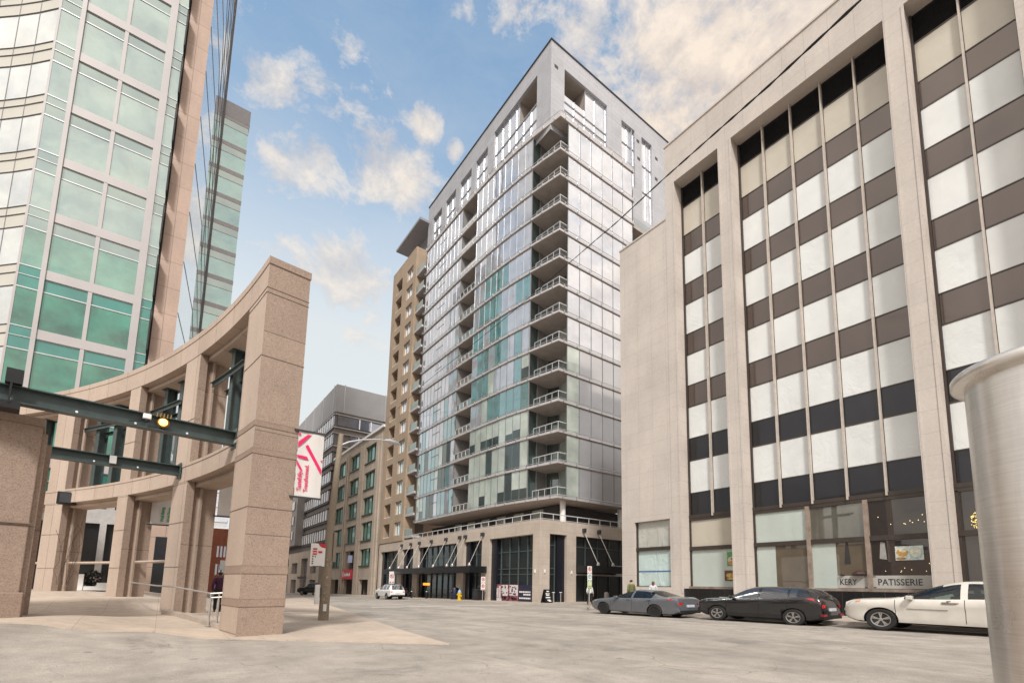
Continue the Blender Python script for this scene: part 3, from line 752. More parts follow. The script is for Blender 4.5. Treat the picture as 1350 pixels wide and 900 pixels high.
for i, (a, b, c, d) in enumerate(Rw):
    t = MB(); y = HY+.33
    if i == 0:
        t.face([(a, y, c), (33.8, y, c), (33.8, y, 55.4), (a, y, 55.4)], 0); t.face([(33.8, y, c), (b, y, c), (b, y, d), (33.8, y, d)], 0)
        t.face([(a, y+2, 55.4), (33.8, y+2, 55.4), (33.8, y+2, d), (a, y+2, d)], 1); t.face([(33.8, y, 55.4), (33.8, y+2, 55.4), (33.8, y+2, d), (33.8, y, d)], 1); t.face([(a, y, d-.01), (33.8, y, d-.01), (33.8, y+2, d-.01), (a, y+2, d-.01)], 1)
    else: t.face([(a, y, c), (b, y, c), (b, y, d), (a, y, d)], 0)
    w = t.build('penthouse_window', [M_G1, M_SOFF], ap, fix=False)
    t = MB()
    for x in ((a, 32.2, 33.8, 35.4, b) if i == 0 else (a, (a+b)/2, b)): t.box(x-.04, x+.04, y-.1, y, c, 55.4 if x < 33.7 and i == 0 else d)
    for z in (c+(d-c)*.36, c+(d-c)*.5 if i == 0 else c+(d-c)*.68): t.box(a, b, y-.1, y, z-.05, z+.05)
    t.build('mullion', M_ALU, w)
for x, z in ((29.3, 57.6), (42.8, 54.5), (42.7, 56.9), (46.3, 56.6), (46.2, 53.6)):
    t = MB(); t.box(x-.25, x+.25, HY-.02, HY+.05, z-.2, z+.2); t.build('vent_grille', M_DARK, ap)
# roof canopy over the far end
t = MB(); t.box(27.0, 34, 66.55, 76.4, 57.6, 58.0, 0); t.build('roof_canopy', plain('grey_soffit', (.27, .27, .29), .6), ap)
t = MB(); t.box(29.6, 40, 67.0, 74, 49, 57.6); t.build('roof_plant', plain('grey_cladding', (.33, .33, .35), .6), ap)

# ------------------------------------------------------------------ tan apartment wing
M_TAN = stone('tan_panel', (.40, .30, .21), (.42, .315, .225), 'Y', 3.0, 3.06, .02, 0, .8, 0, .75, .08)
M_TANX = stone('tan_panel_return', (.40, .30, .21), (.42, .315, .225), 'X', 3.0, 3.06, .02, 0, .8, 0, .75, .08)
tw = thing('apartment_block', 'slim tan apartment block beside the glass tower, with dark loggias and white windows', 'building', (26.5, 70, 0))
FL = [7.5+3.075*i for i in range(14)]
wins = [(67.0, 69.4, f+.55, f+2.5) for f in FL]; logs = [(71.3, 73.9, f+.45, f+2.55) for f in FL]
g = MB(); g.wall('X', 26.5, 66.0, 75.45, PT+.01, 52.4, wins+logs, .5)
g.face([(26.5, 66, PT+.01), (28.3, 66, PT+.01), (28.3, 66, 52.4), (26.5, 66, 52.4)], 1); g.face([(26.5, 75.45, 7.2), (40, 75.45, 7.2), (40, 75.45, 52.4), (26.5, 75.45, 52.4)], 1)
g.face([(26.5, 66, 52.4), (40, 66, 52.4), (40, 75.45, 52.4), (26.5, 75.45, 52.4)])
g.build('wall', [M_TAN, M_TANX], tw)
for (a, b, c, d) in wins:
    t = MB(); t.face([(26.85, a, c), (26.85, b, c), (26.85, b, d), (26.85, a, d)]); w = t.build('window', M_G1 if c > 22 else M_G2, tw, fix=False)
    t = MB()
    for y in (a+.05, a+(b-a)*.6, b-.05): t.box(26.76, 26.84, y-.06, y+.06, c, d)
    t.box(26.76, 26.84, a, b, c, c+.1); t.box(26.76, 26.84, a, b, d-.1, d); t.build('window_frame', M_WHITE, w)
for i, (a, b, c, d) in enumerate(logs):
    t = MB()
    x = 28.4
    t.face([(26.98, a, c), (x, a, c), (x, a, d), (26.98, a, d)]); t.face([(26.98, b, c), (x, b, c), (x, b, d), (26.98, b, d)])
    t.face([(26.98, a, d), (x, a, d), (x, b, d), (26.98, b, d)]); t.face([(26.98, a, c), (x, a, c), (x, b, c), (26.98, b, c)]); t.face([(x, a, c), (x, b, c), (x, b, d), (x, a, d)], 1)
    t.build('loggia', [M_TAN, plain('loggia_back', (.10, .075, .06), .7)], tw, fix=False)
    t = MB(); t.box(26.52, 26.6, a, b, c, c+.1); t.build('loggia_sill', M_WHITE, tw)
for f in FL:
    t = MB(); t.box(26.7, 28.3, 63.24, 65.98, f-.02, f+.3); t.build('balcony_slab', M_SLAB, tw)
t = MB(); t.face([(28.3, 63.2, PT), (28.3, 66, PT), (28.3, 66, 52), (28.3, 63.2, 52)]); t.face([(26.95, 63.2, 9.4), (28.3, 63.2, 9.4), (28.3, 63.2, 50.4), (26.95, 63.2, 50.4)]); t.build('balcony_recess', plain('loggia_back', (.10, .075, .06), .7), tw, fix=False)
for f in FL:
    t = MB(); t.face([(26.72, 63.26, f+.3), (26.72, 65.96, f+.3), (26.72, 65.96, f+1.2), (26.72, 63.26, f+1.2)])
    t.build('balcony_panel', M_RAILD, tw, fix=False)

# ------------------------------------------------------------------ beige low-rise with green windows
M_BEI = stone('beige_precast', (.46, .38, .305), (.48, .40, .32), 'Y', 2.2, 1.1, .012, 0, .7, .03, .8, .16)
M_BEIX = stone('beige_precast_return', (.46, .38, .305), (.48, .40, .32), 'X', 2.2, 1.1, .012, 0, .7, .03, .8, .16)
be = thing('office_building', 'six storey beige concrete building with deep green windows and a red shop sign', 'building', (26.5, 90, 0))
cols = [(79.2, 84.5), (87.2, 93.1), (95.6, 101.7)]; rows = [(21.6, 24.6), (17.0, 20.0), (12.6, 15.6), (8.2, 11.3), (4.0, 6.8)]
hs = [(a, b, c, d) for a, b in cols for c, d in rows if not ((a, c) == (87.2, 4.0))]+[(79.6, 84.2, -1.6, 1.7), (87.6, 92.8, -1.6, 6.8), (96, 101.4, -1.6, 1.7)]
g = MB(); g.wall('X', 26.5, 75.5, 104.2, -1.8, 26.2, hs, .55)
g.face([(26.5, 104.2, -1.8), (50, 104.2, -1.8), (50, 104.2, 26.2), (26.5, 104.2, 26.2)], 1); g.face([(26.5, 75.5, 26.2), (50, 75.5, 26.2), (50, 104.2, 26.2), (26.5, 104.2, 26.2)])
g.build('wall', [M_BEI, M_BEIX], be)
g = MB(); g.box(26.2, 27, 75.5, 104.4, 26.2, 26.6); g.build('cornice', M_WHITE, be)
g = MB()
for y in (76.6, 77.8, 85.2, 86.6, 93.8, 95.0, 102.4): g.box(26.28, 26.5, y-.35, y+.35, -1.6, 25.2)
g.build('pilaster', M_BEI, be)
M_GRW = glass('green_glass', (.03, .15, .125), (.55, .75, .68), .14, .02, .1, .4)
for (a, b, c, d) in hs:
    if c < -1:
        t = MB(); t.face([(29.5, a, c), (29.5, b, c), (29.5, b, d), (29.5, a, d)]); t.face([(27.35, b, c), (29.5, b, c), (29.5, b, d), (27.35, b, d)]); t.face([(27.35, a, d), (29.5, a, d), (29.5, b, d), (27.35, b, d)])
        t.build('entrance_recess', plain('recess_grey', (.12, .105, .095), .8), be, fix=False)
        continue
    t = MB(); t.face([(26.95, a, c), (26.95, b, c), (26.95, b, d), (26.95, a, d)]); w = t.build('window', M_GRW, be, fix=False)
    t = MB()
    for k in range(4): t.box(26.86, 26.94, a+(b-a)*k/3-.06, a+(b-a)*k/3+.06, c, d)
    t.box(26.3, 26.85, a, b, c-.12, c+.02); t.build('window_frame', plain('dark_green_frame', (.03, .06, .05), .5), w)
t = MB(); t.box(26.2, 26.9, 87.4, 93.2, 1.75, 3.45); sg = t.build('sign_board', plain('sign_red', (.56, .012, .03), .45, var=.05), be)
text_part('lettering', 'Scotiabank', .92, M_WHITE, sg, (26.18, 92.0, 2.3), (0, -1, 0), (0, 0, 1), .01, sx=.95, bold=.02)
t = MB(); t.box(26.16, 26.19, 92.3, 92.55, 2.1, 3.2); t.box(26.16, 26.19, 92.3, 92.9, 2.55, 2.72); t.build('sign_mark', M_WHITE, sg)
t = MB(); t.box(25.6, 26.3, 87.8, 88.0, 4.6, 5.9); t.build('projecting_sign', plain('pale_blue_sign', (.4, .45, .65), .5), be)

# ------------------------------------------------------------------ grey office block far down the street
gy = thing('office_building', 'grey banded office block with metal screened roof, far down the street', 'building', (26.6, 120, 0))
M_GRY = plain('grey_panel', (.26, .235, .22), .6, var=.08, vscale=.4)
M_BRN = plain('brown_panel', (.17, .145, .13), .7, var=.1, vscale=.4)
M_SCR = plain('roof_screen', (.285, .28, .285), .6, .2, var=.06, vscale=.4)
M_DG = glass('office_glass', (.09, .10, .14), (.85, .87, .93), .28, .02, .08, .3)
YF, XL = 106.6, 26.6
g = MB(); g.box(XL, 60, YF, 200, 8, 37.5); g.build('wall', M_BRN, gy)
g = MB(); g.box(XL-.2, 60.2, YF-.2, 200.2, 37.5, 43.6)
g.build('roof_screen', M_SCR, gy)
for q in [(XL-.32, XL-.2, y, y+.2) for y in range(108, 200, 9)]+[(x, x+.2, YF-.32, YF-.2) for x in range(28, 60, 9)]:
    g = MB(); g.box(*q, 37.5, 43.8); g.build('screen_post', M_ALU, gy)
for i in range(7):
    z = 9.6+4.1*i
    g = MB(); g.box(XL-.25, XL+.1, YF-.05, 200, z+.3, z+2.5, 0)
    g.box(XL+3.2 if i < 6 else XL+.4, 40, YF-.25, YF+.1, z+.3, z+2.5, 0)
    w = g.build('window_band', M_DG, gy)
    g = MB()
    for y in range(107, 200, 2): g.box(XL-.34, XL-.24, y+.4, y+1.1, z+.3, z+2.5)
    for x in (31.5, 34, 36.5, 39): g.box(x, x+.25, YF-.34, YF-.24, z+.3, z+2.5)
    g.build('mullion', M_WHITE, w)
    g = MB(); g.box(XL-.45, XL+.1, YF-.4, 200, z-.25, z-.05); g.box(XL-.45, XL+.1, YF-.4, 200, z+2.6, z+2.75)
    g.box(XL+.1, 60, YF-.4, YF+.1, z-.25, z-.05); g.box(XL+.1, 60, YF-.4, YF+.1, z+2.6, z+2.75)
    g.build('string_course', M_ALU if i > 4 else plain('dark_band', (.06, .055, .06), .5), gy)
# lower projecting volume and its stone base
g = MB(); g.box(24.6, 30, 128, 190, 9.8, 22.5); g.build('lower_block', M_GRY, gy)
for i in range(3):
    z = 11.2+3.7*i
    g = MB(); g.box(24.4, 24.7, 130, 190, z, z+2.0); w = g.build('window_band', M_DG, gy)
    g = MB()
    for y in range(130, 190, 4): g.box(24.3, 24.42, y, y+1.2, z, z+2)
    g.build('mullion', M_WHITE, w)
g = MB(); g.wall('X', 25.4, 106.6, 190, -2.6, 8, [(109, 114, -2.2, 1.6), (109, 114, 3, 5.6), (117, 123, -2.2, 6.4), (127, 133, 3, 5.6), (127, 133, -2.2, 1.6), (137, 146, -2.4, 6.8)], .8)
g.face([(25.4, 106.6, -2.6), (40, 106.6, -2.6), (40, 106.6, 8), (25.4, 106.6, 8)]); g.face([(25.4, 106.6, 8), (40, 106.6, 8), (40, 190, 8), (25.4, 190, 8)])
g.build('base_wall', M_BEI, gy)
g = MB(); g.face([(26.15, 106.8, -2.5), (26.15, 190, -2.5), (26.15, 190, 7.9), (26.15, 106.8, 7.9)]); g.build('base_glazing', M_DG, gy)
t = MB()
for k in range(7): t.box(25.3, 25.39, 125.2-1.3*k-.5, 125.2-1.3*k+.45, 1.85, 2.35)
t.build('lettering', M_INK, gy)

# ------------------------------------------------------------------ green glass tower, left
M_TG = glass('mint_glass', (.10, .16, .138), (.655, .745, .705), .47, .015, .16, .35, .3)
M_TG2 = glass('grey_green_panel', (.12, .17, .15), (.62, .70, .66), .38, .04, .05, .4)
M_TGL = glass('green_glass_painted_reflection', (.010, .10, .066), (.40, .68, .56), .20, .015, .22, .35, .8)  # lower floors: a dark building's reflection painted in as deeper green
M_TGM = glass('green_glass_half_reflection', (.035, .14, .10), (.54, .72, .63), .36, .015, .2, .35, .5)  # row in between: the same painted reflection, weaker
M_TGL2 = glass('teal_panel_painted_reflection', (.02, .17, .14), (.4, .6, .55), .14, .03, .05, .4)  # lower panels: the dark reflection put into their colour
M_TW = glass('white_facet_glass', (.42, .45, .44), (.93, .95, .94), .45, .03, .10, .3)
M_PINK = plain('pink_cladding', (.41, .385, .38), .5, .1, var=.05, vscale=.5)
M_CREAM = plain('cream_cladding', (.50, .48, .43), .5, .1, var=.05, vscale=.5)
M_SAND = stone('sandstone_cladding', (.44, .32, .255), (.47, .345, .28), 'X', 1.6, 2.13, .018, 0, .55, .05, .7, .08)
M_MIR = glass('mirror_glass', (.66, .67, .68), (.93, .95, .96), .50, .01, .03, .15)
gt = thing('office_tower', 'tall mint green glass office tower with a rounded faceted corner and a sandstone edge', 'building', (-6, 45, 0))
YT = 45.0
fd = Vector((-.677, .736, 0))
def facet(n):       # plan points of the curved corner, going back and left
    out = [Vector((-9.36, YT, 0))]; a = math.atan2(.736, -.677)
    for i in range(n): out.append(out[-1]+Vector((math.cos(a), math.sin(a), 0))*1.75); a += R(2.6)
    return out
FP = facet(12)
for k in range(-5, 17):
    wb = 22.0+4.27*k; wt = wb+2.7; gy_ = wt+.93; pk = gy_+.66
    for (a, b) in ((-9.3, -8.27), (-8.03, -5.86), (-5.64, -3.42), (-2.98, -2.36)):
        t = MB(); j = random.uniform(-.012, .012)
        t.face([(a, YT-j, wb), (b, YT+j, wb), (b, YT+j, wt), (a, YT-j, wt)], 0)
        t.face([(a, YT-.0, wt+.06), (b, YT, wt+.06), (b, YT, gy_-.04), (a, YT, gy_-.04)], 1)
        if b < -8.2 or a > -3: t.face([(a, YT, gy_), (b, YT, gy_), (b, YT, pk), (a, YT, pk)], 1)
        t.box(a, b, YT-.05, YT+.02, wt-.01, wt+.06, 2); t.box(a, b, YT-.05, YT+.02, gy_-.04, gy_+.0, 2); t.box(a, b, YT-.04, YT+.02, pk-.03, pk+.03, 2)
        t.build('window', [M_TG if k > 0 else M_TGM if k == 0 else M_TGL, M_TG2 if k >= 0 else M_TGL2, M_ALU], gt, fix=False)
    t = MB(); t.box(-8.03, -3.42, YT-.12, YT+.1, gy_, pk); t.build('spandrel', M_PINK, gt)
    t = MB(); g2 = MB()
    for p, q in zip(FP, FP[1:]):
        def qd(z0, z1, m, o=0): t.face([(p.x, p.y-o, z0), (q.x, q.y-o, z0), (q.x, q.y-o, z1), (p.x, p.y-o, z1)], m)
        qd(wb, wt, 0); qd(wt+.05, gy_, 1); qd(gy_+.05, pk-.05, 1)
        for z in (wt, gy_, pk-.05): g2.tube([(p.x, p.y-.02, z+.02), (q.x, q.y-.02, z+.02)], .045, 4)
        g2.tube([(q.x, q.y-.01, wb), (q.x, q.y-.01, pk)], .025, 4)
    w = t.build('window_band', [M_TW, M_CREAM], gt, fix=False); g2.build('glazing_bar', plain('dark_bar', (.12, .115, .11), .5), w)
    t = MB(); t.box(-2.36, -2.28, YT-.9, YT+.02, wb+.1, wb+3.3); t.build('shade_fin', M_BLACK, gt)
t = MB()
for a, b in ((-8.27, -8.03), (-3.42, -2.98)): t.box(a, b, YT-.2, YT+.12, 0, 94.5)
t.box(-5.86, -5.64, YT-.1, YT+.1, 0, 94.5); t.box(-9.42, -9.3, YT-.04, YT+.06, 0, 94.5)
t.build('pilaster', M_PINK, gt)
t = MB(); t.face([(-2.2, YT-.05, -1), (-.81, YT-.05, -1), (-.81, YT-.05, 95), (-2.2, YT-.05, 95)]); t.face([(-2.2, YT-.05, -1), (-2.2, YT+.5, -1), (-2.2, YT+.5, 95), (-2.2, YT-.05, 95)]); t.build('edge_wall', M_SAND, gt, fix=False)
SX, SY = .08, YT+8.0          # the flank turns a little here
t = MB(); t.face([(SX, SY, -1), (1.15, 75, -1), (1.15, 75, 95), (SX, SY, 95)]); t.build('side_glazing', M_MIR, gt, fix=False)
t = MB(); t.face([(-.81, YT-.05, -1), (SX, SY, -1), (SX, SY, 95), (-.81, YT-.05, 95)]); t.build('side_glazing', M_MIR, gt, fix=False)
t = MB()
for q in range(4, 22):
    z = 4.6+4.27*q
    for (xa, ya), (xb, yb) in (((-.81, YT-.05), (SX, SY)), ((SX, SY), (1.15, 75))): t.tube([(xa+.01, ya, z), (xb+.01, yb, z)], .022, 4)
t.build('glazing_bar', plain('bar_grey', (.30, .30, .31), .5), gt)
t = MB(); t.box(1.1, 1.3, 74.8, 75.0, 0, 95); t.build('corner_mullion', plain('fin_grey', (.10, .09, .09), .5), gt)
for k, f in enumerate((.25, .6, .9)):
    x, y = SX+(1.15-SX)*f, SY+(75-SY)*f
    t = MB(); t.tube([(x+.02, y, 34+9*k), (x+.02, y, 94)], .022, 4); t.build('side_fin', plain('fin_grey', (.10, .09, .09), .5), gt)
bk = [(-.86, YT+.3), (1.05, 75), (-30, 75)]+[(p.x+.15, p.y+.3) for p in reversed(FP)]
t = MB(); t.prism(bk, -1, 95); t.build('core', plain('tower_core', (.12, .13, .13), .7), gt)
# glazed entrance at its foot
t = MB(); t.face([(-9, YT-.4, -.5), (-2.4, YT-.4, -.5), (-2.4, YT-.4, 5.0), (-9, YT-.4, 5.0)]); t.build('entrance_glazing', M_SHOPN, gt)
t = MB(); t.box(-9, -2.4, YT-.7, YT-.3, 5.0, 6.0); t.build('entrance_header', plain('pale_header', (.42, .41, .40), .5), gt)
t = MB()
for x in (-7.6, -5.4, -3.6): t.box(x, x+.35, YT-.75, YT-.42, -.5, 5.0)
t.build('entrance_post', plain('pale_header', (.4, .4, .4)), gt)
t = MB(); t.box(-2.4, 1.6, YT-1.1, YT-.9, -.8, 6.2); t.build('entrance_wall', M_SAND, gt)
t = MB(); t.box(-.55, .15, YT-1.14, YT-1.1, -.6, 4.3); t.build('entrance_door', M_SHOPN, gt)

# slab block behind it
sb = thing('office_block', 'lower mint glass block with grey roof band standing behind the mirrored tower side', 'building', (0, 75, 0))
t = MB(); t.box(-12, 4.15, 75.15, 96, -1, 68); t.build('core', plain('tower_core', (.1, .1, .1)), sb)
t = MB(); t.box(-12, 4.3, 75.0, 96.2, 65.9, 68.2); t.build('roof_band', plain('grey_band', (.36, .34, .345), .5), sb)
M_TGB = glass('blue_green_glass', (.10, .27, .235), (.66, .80, .78), .34, .015, .12, .35, .3)
M_TEAL = glass('side_teal_glass', (.10, .22, .20), (.7, .85, .82), .4, .02, .1, .3)
for k in range(-5, 11):
    wb = 22.0+4.0*k
    t = MB(); t.face([(1.1, 75.05, wb), (4.2, 75.05, wb), (4.2, 75.05, wb+2.35), (1.1, 75.05, wb+2.35)], 0)
    t.face([(1.1, 75.05, wb+2.42), (4.2, 75.05, wb+2.42), (4.2, 75.05, wb+3.4), (1.1, 75.05, wb+3.4)], 2); t.box(1.1, 4.22, 75.02, 75.12, wb+3.4, wb+4, 1); t.box(1.1, 4.22, 75.02, 75.1, wb+2.35, wb+2.42, 1)
    t.build('window', [M_TGB, M_PINK, M_TG2], sb, fix=False)
    t = MB()
    for y in range(76, 95, 3): t.box(4.1, 4.24, y, y+2.1, wb, wb+2.4)
    t.build('side_window', M_TEAL, sb)
t = MB(); t.box(4.14, 4.19, 75.2, 96, -1, 65.2); t.build('side_wall', plain('buff_wall', (.42, .35, .30), .7), sb)

# further up the street, glimpsed between the columns
bb = thing('brick_building', 'red brick building glimpsed between the arcade columns', 'building', (8, 112, 0))
g = MB(); g.wall('Y', 110, 5.0, 9.6, -2, 11, [(7.9+.55*i, 8.25+.55*i, -1.2+3.4*k, .9+3.4*k) for i in range(3) for k in range(3)], .25)
g.face([(9.6, 110, -2), (9.6, 125, -2), (9.6, 125, 11), (9.6, 110, 11)]); g.face([(5, 110, 11), (9.6, 110, 11), (9.6, 125, 11), (5, 125, 11)])
g.build('wall', stone('red_brick', (.34, .10, .05), (.40, .13, .07), 'XY', .5, .16, .015, .5, .9), bb)
g = MB(); g.face([(5, 110.24, -2), (9.5, 110.24, -2), (9.5, 110.24, 11), (5, 110.24, 11)]); g.build('window', M_DG, bb)
g = MB(); g.box(8.6, 9.7, 109.5, 110, 3.2, 5.0); g.build('shop_sign', M_WHITE, bb)
wbld = thing('office_building', 'pale glass building behind the red brick one', 'building', (9, 150, 0))
g = MB(); g.box(4, 12.5, 150, 175, -3, 32); g.build('wall', plain('pale_wall', (.6, .6, .6), .6), wbld)
for k in range(8):
    g = MB(); g.box(4.2, 12.55, 149.85, 150.0, 1+3.8*k, 3.3+3.8*k); g.build('window_band', M_G1, wbld)
cl = thing('office_building', 'long buff building closing the far end of the street on its left', 'building', (9, 190, 0))
g = MB(); g.wall('X', 13.5, 176, 330, -5, 24, [(180+9*i, 185+9*i, 1+5*k, 4+5*k) for i in range(14) for k in range(4)], .4, sgn=-1)
g.face([(13.5, 176, -5), (-20, 176, -5), (-20, 176, 24), (13.5, 176, 24)])
g.build('wall', plain('buff_wall', (.4, .3, .3)), cl)
g = MB(); g.box(-10, 13.1, 177, 329, -5, 23.5); g.build('window', M_DG, cl)

# the other side of the crossing, which the glass opposite mirrors
for nm, lab, x0, x1, y0, y1, h, c in (('office_building', 'brown office slab across the crossing, mirrored in the glass', -75, 10, -62, -42, 25, (.20, .165, .14)), ):
    o = thing(nm, lab, 'building', ((x0+x1)/2, y1, 0))
    g = MB(); g.wall('Y', y1, x0, x1, -1, h, [(x0+1.5+4*i, x0+4.2+4*i, 4.5+3.8*k, 6.9+3.8*k) for i in range(20) for k in range(5)], .4, sgn=-1)
    g.face([(x0, y1, h), (x1, y1, h), (x1, y0, h), (x0, y0, h)]); g.face([(x1, y0, -1), (x1, y1, -1), (x1, y1, h), (x1, y0, h)]); g.face([(x0, y0, -1), (x0, y1, -1), (x0, y1, h), (x0, y0, h)])
    g.build('wall', plain('brown_slab', c, .8, var=.15, vscale=.2), o)
    g = MB(); g.face([(x0, y1-.38, -1), (x1, y1-.38, -1), (x1, y1-.38, h-.2), (x0, y1-.38, h-.2)]); g.build('window', M_DG, o)

# ------------------------------------------------------------------ curved sandstone arcade
CX, CY, RI = -42.17, 9.89, 44.16
M_ARC = stone('arcade_sandstone', (.45, .352, .283), (.50, .40, .326), 'A', 1.72, 4.9, .016, 0, .55, .10, .75, .07, sz=.1)
M_GRAN = stone('speckled_granite', (.335, .248, .195), (.385, .29, .23), 'XY', 40, 2.9, .012, 0, .5, .36, .8, .06, sz=.35)
M_BANDM = stone('band_granite', (.325, .238, .185), (.34, .25, .195), 'XY', 40, 40, .0, 0, 1, .30, .8, .1)
def pol(th, r): return (CX+r*math.cos(R(th)), CY+r*math.sin(R(th)))
def arcbox(t, a, b, r0, r1, z0, z1, step=.8):
    n = max(1, int((b-a)/step)); z0f = z0 if callable(z0) else (lambda x, y: z0)
    L = [a+(b-a)*i/n for i in range(n+1)]
    for p, q in zip(L, L[1:]):
        i0, i1, o0, o1 = pol(p, r0), pol(q, r0), pol(p, r1), pol(q, r1)
        t.face([(*i0, z0f(*i0)), (*i1, z0f(*i1)), (*i1, z1), (*i0, z1)], 0)
        t.face([(*o0, z0f(*o0)), (*o1, z0f(*o1)), (*o1, z1), (*o0, z1)], 1)
        t.face([(*i0, z1), (*i1, z1), (*o1, z1), (*o0, z1)], 0)
        t.face([(*i0, z0f(*i0)), (*i1, z0f(*i1)), (*o1, z0f(*o1)), (*o0, z0f(*o0))], 0)
    for p in (a, b):
        i0, o0 = pol(p, r0), pol(p, r1)
        t.face([(*i0, z0f(*i0)), (*o0, z0f(*o0)), (*o0, z1), (*i0, z1)], 1)
ar = thing('arcade', 'curved two storey sandstone arcade ending in a tall speckled pillar', 'colonnade', (1.7, 15.1, 0))
gz = lambda x, y: hz(x, y)-.3
t = MB(); arcbox(t, 9.0, 50, RI, RI+1.1, 9.72, 10.42); arcbox(t, 9.0, 50, RI-.02, RI+1.12, 10.42, 10.63); arcbox(t, 9.0, 50, RI+.28, RI+1.02, 9.55, 9.72)
t.build('upper_beam', [M_ARC, M_GRAN], ar)
t = MB(); arcbox(t, 9.0, 50, RI, RI+1.1, 4.86, 5.42); arcbox(t, 9.0, 50, RI-.02, RI+1.12, 5.42, 5.52); arcbox(t, 9.0, 50, RI+.28, RI+1.02, 4.68, 4.86)
t.build('lower_beam', [M_ARC, M_GRAN], ar)
for (a, b) in ((15.25, 17.05), (22.72, 23.95), (30.3, 32.2), (38, 39.8), (46, 48)):
    t = MB(); arcbox(t, a, b, RI+.01, RI+.26, gz, 9.72); arcbox(t, a+.16, b-.16, RI+.26, RI+1.04, gz, 9.56)
    arcbox(t, a-.09, b+.09, RI+.45, RI+.52, gz, 9.56)
    t.build('column', [M_ARC, M_GRAN], ar)
    for z in (7.2, 3.35, 1.75):
        t = MB(); arcbox(t, a-.005, b+.005, RI-.004, RI+.2, z, z+.016); t.build('joint', plain('joint_shadow', (.235, .175, .14), .8), ar)
t = MB(); arcbox(t, 6.79, 9.02, RI, RI+1.13, gz, 10.42); arcbox(t, 6.75, 9.02, RI-.02, RI+1.15, 10.42, 10.63)
t.build('end_pillar', [M_ARC, M_GRAN], ar)
for z, h in ((1.5, .2), (.62, .19), (5.58, .14), (4.8, .14)):
    t = MB(); arcbox(t, 6.775, 9.03, RI-.012, RI+1.142, z, z+h); t.build('pillar_band', [M_BANDM, M_BANDM], ar)
t = MB()
for z in (9.68, 9.53, 7.62, 3.3, 1.70, 1.49, .81, .61, 5.72, 5.57, 4.94, 4.79): arcbox(t, 6.772, 9.035, RI-.014, RI+1.145, z, z+.012)
t.build('joint', plain('joint_shadow', (.16, .11, .085)), ar)
# green-grey steel frames in the upper openings
def post(th, r=RI+.72, z0=5.5, z1=9.56, w=.15):
    t = MB(); c = pol(th, r); tx = (-math.sin(R(th)), math.cos(R(th))); nx_ = (math.cos(R(th)), math.sin(R(th)))
    t.obox(c, nx_, .17, .02, z0, z1)
    for s in (-1, 1): t.obox((c[0]+nx_[0]*.17*s, c[1]+nx_[1]*.17*s), tx, w, .015, z0, z1)
    t.obox(c, nx_, .28, .24, z1-.04, z1+.0)
    t.build('steel_post', M_GREEN, ar)
for th in (13.1, 19.4, 21.3, 27.0, 29.0, 35): post(th)
t = MB()
for (a, b) in ((10.9, 15.0), (18.9, 22.6), (26.6, 30.2)):
    for r, z in ((RI+.42, 8.62), (RI+.9, 8.45)):
        for p, q in ((a+i*(b-a)/5, a+(i+1)*(b-a)/5) for i in range(5)):
            c0, c1 = pol(p, r), pol(q, r); m = ((c0[0]+c1[0])/2, (c0[1]+c1[1])/2)
            L = math.hypot(c1[0]-c0[0], c1[1]-c0[1])/2
            t.obox(m, (c1[0]-c0[0], c1[1]-c0[1]), L, .09, z, z+.02); t.obox(m, (c1[0]-c0[0], c1[1]-c0[1]), L, .015, z-.14, z)
t.build('steel_rail', M_GREEN, ar)
t = MB()
L = [15.6+i*.8 for i in range(42)]
for p, q in zip(L, L[1:]):
    c0, c1 = pol(p, RI+.55), pol(q, RI+.55); t.tube([(*c0, 2.02 if p > 18 else 1.9), (*c1, 2.02 if q > 18 else 1.9)], .065, 6)
t.build('stone_rail', M_ARC, ar)

# low wall block in front of the arcade
bl = thing('stone_block', 'blocky speckled sandstone wall end at the left edge, steel beams resting on it', 'wall', (-3, 17, 0))
fx = Vector((-.964, -.266))
P0 = Vector((-2.66, 16.95)); P1 = P0+fx*9; P2 = Vector((-3.35, 21.7)); P3 = Vector((-12, 20))
t = MB(); t.prism([(P0.x, P0.y), (P1.x, P1.y), (P3.x, P3.y), (P2.x, P2.y)], -.5, 5.05); t.build('block', M_GRAN, bl, bevel=.02)
t = MB(); q0, q2 = P0+Vector((.03, -.03)), P2+Vector((.05, .02)); t.prism([(q0.x, q0.y), (P1.x, P1.y-.03), (P3.x, P3.y), (q2.x, q2.y)], 5.05, 5.25); t.build('coping', M_BANDM, bl, bevel=.015)
t = MB(); t.prism([(q0.x+.06, q0.y-.06), (P1.x, P1.y-.08), (P3.x, P3.y), (q2.x+.06, q2.y)], -.5, .95); t.build('plinth', M_BANDM, bl, bevel=.02)
sd_ = (P2-P0).normalized(); sn_ = Vector((sd_.y, -sd_.x))
for a_, b_, c_ in ((.12, 1.0, .10), (1.5, 2.6, .2)):
    t = MB(); q = [P0+sd_*a_-sn_*.05, P0+sd_*a_+sn_*c_, P0+sd_*b_+sn_*c_, P0+sd_*b_-sn_*.05]; t.prism([tuple(v) for v in q], -.5, 4.9); t.build('side_pilaster', M_GRAN, bl)
t = MB(); t.prism([(q0.x, q0.y-.012), (P1.x, P1.y-.05), (P1.x, P1.y), (P0.x-.02, P0.y)], 2.6, 2.625); t.build('joint', plain('joint_shadow', (.1, .1, .1)), bl)

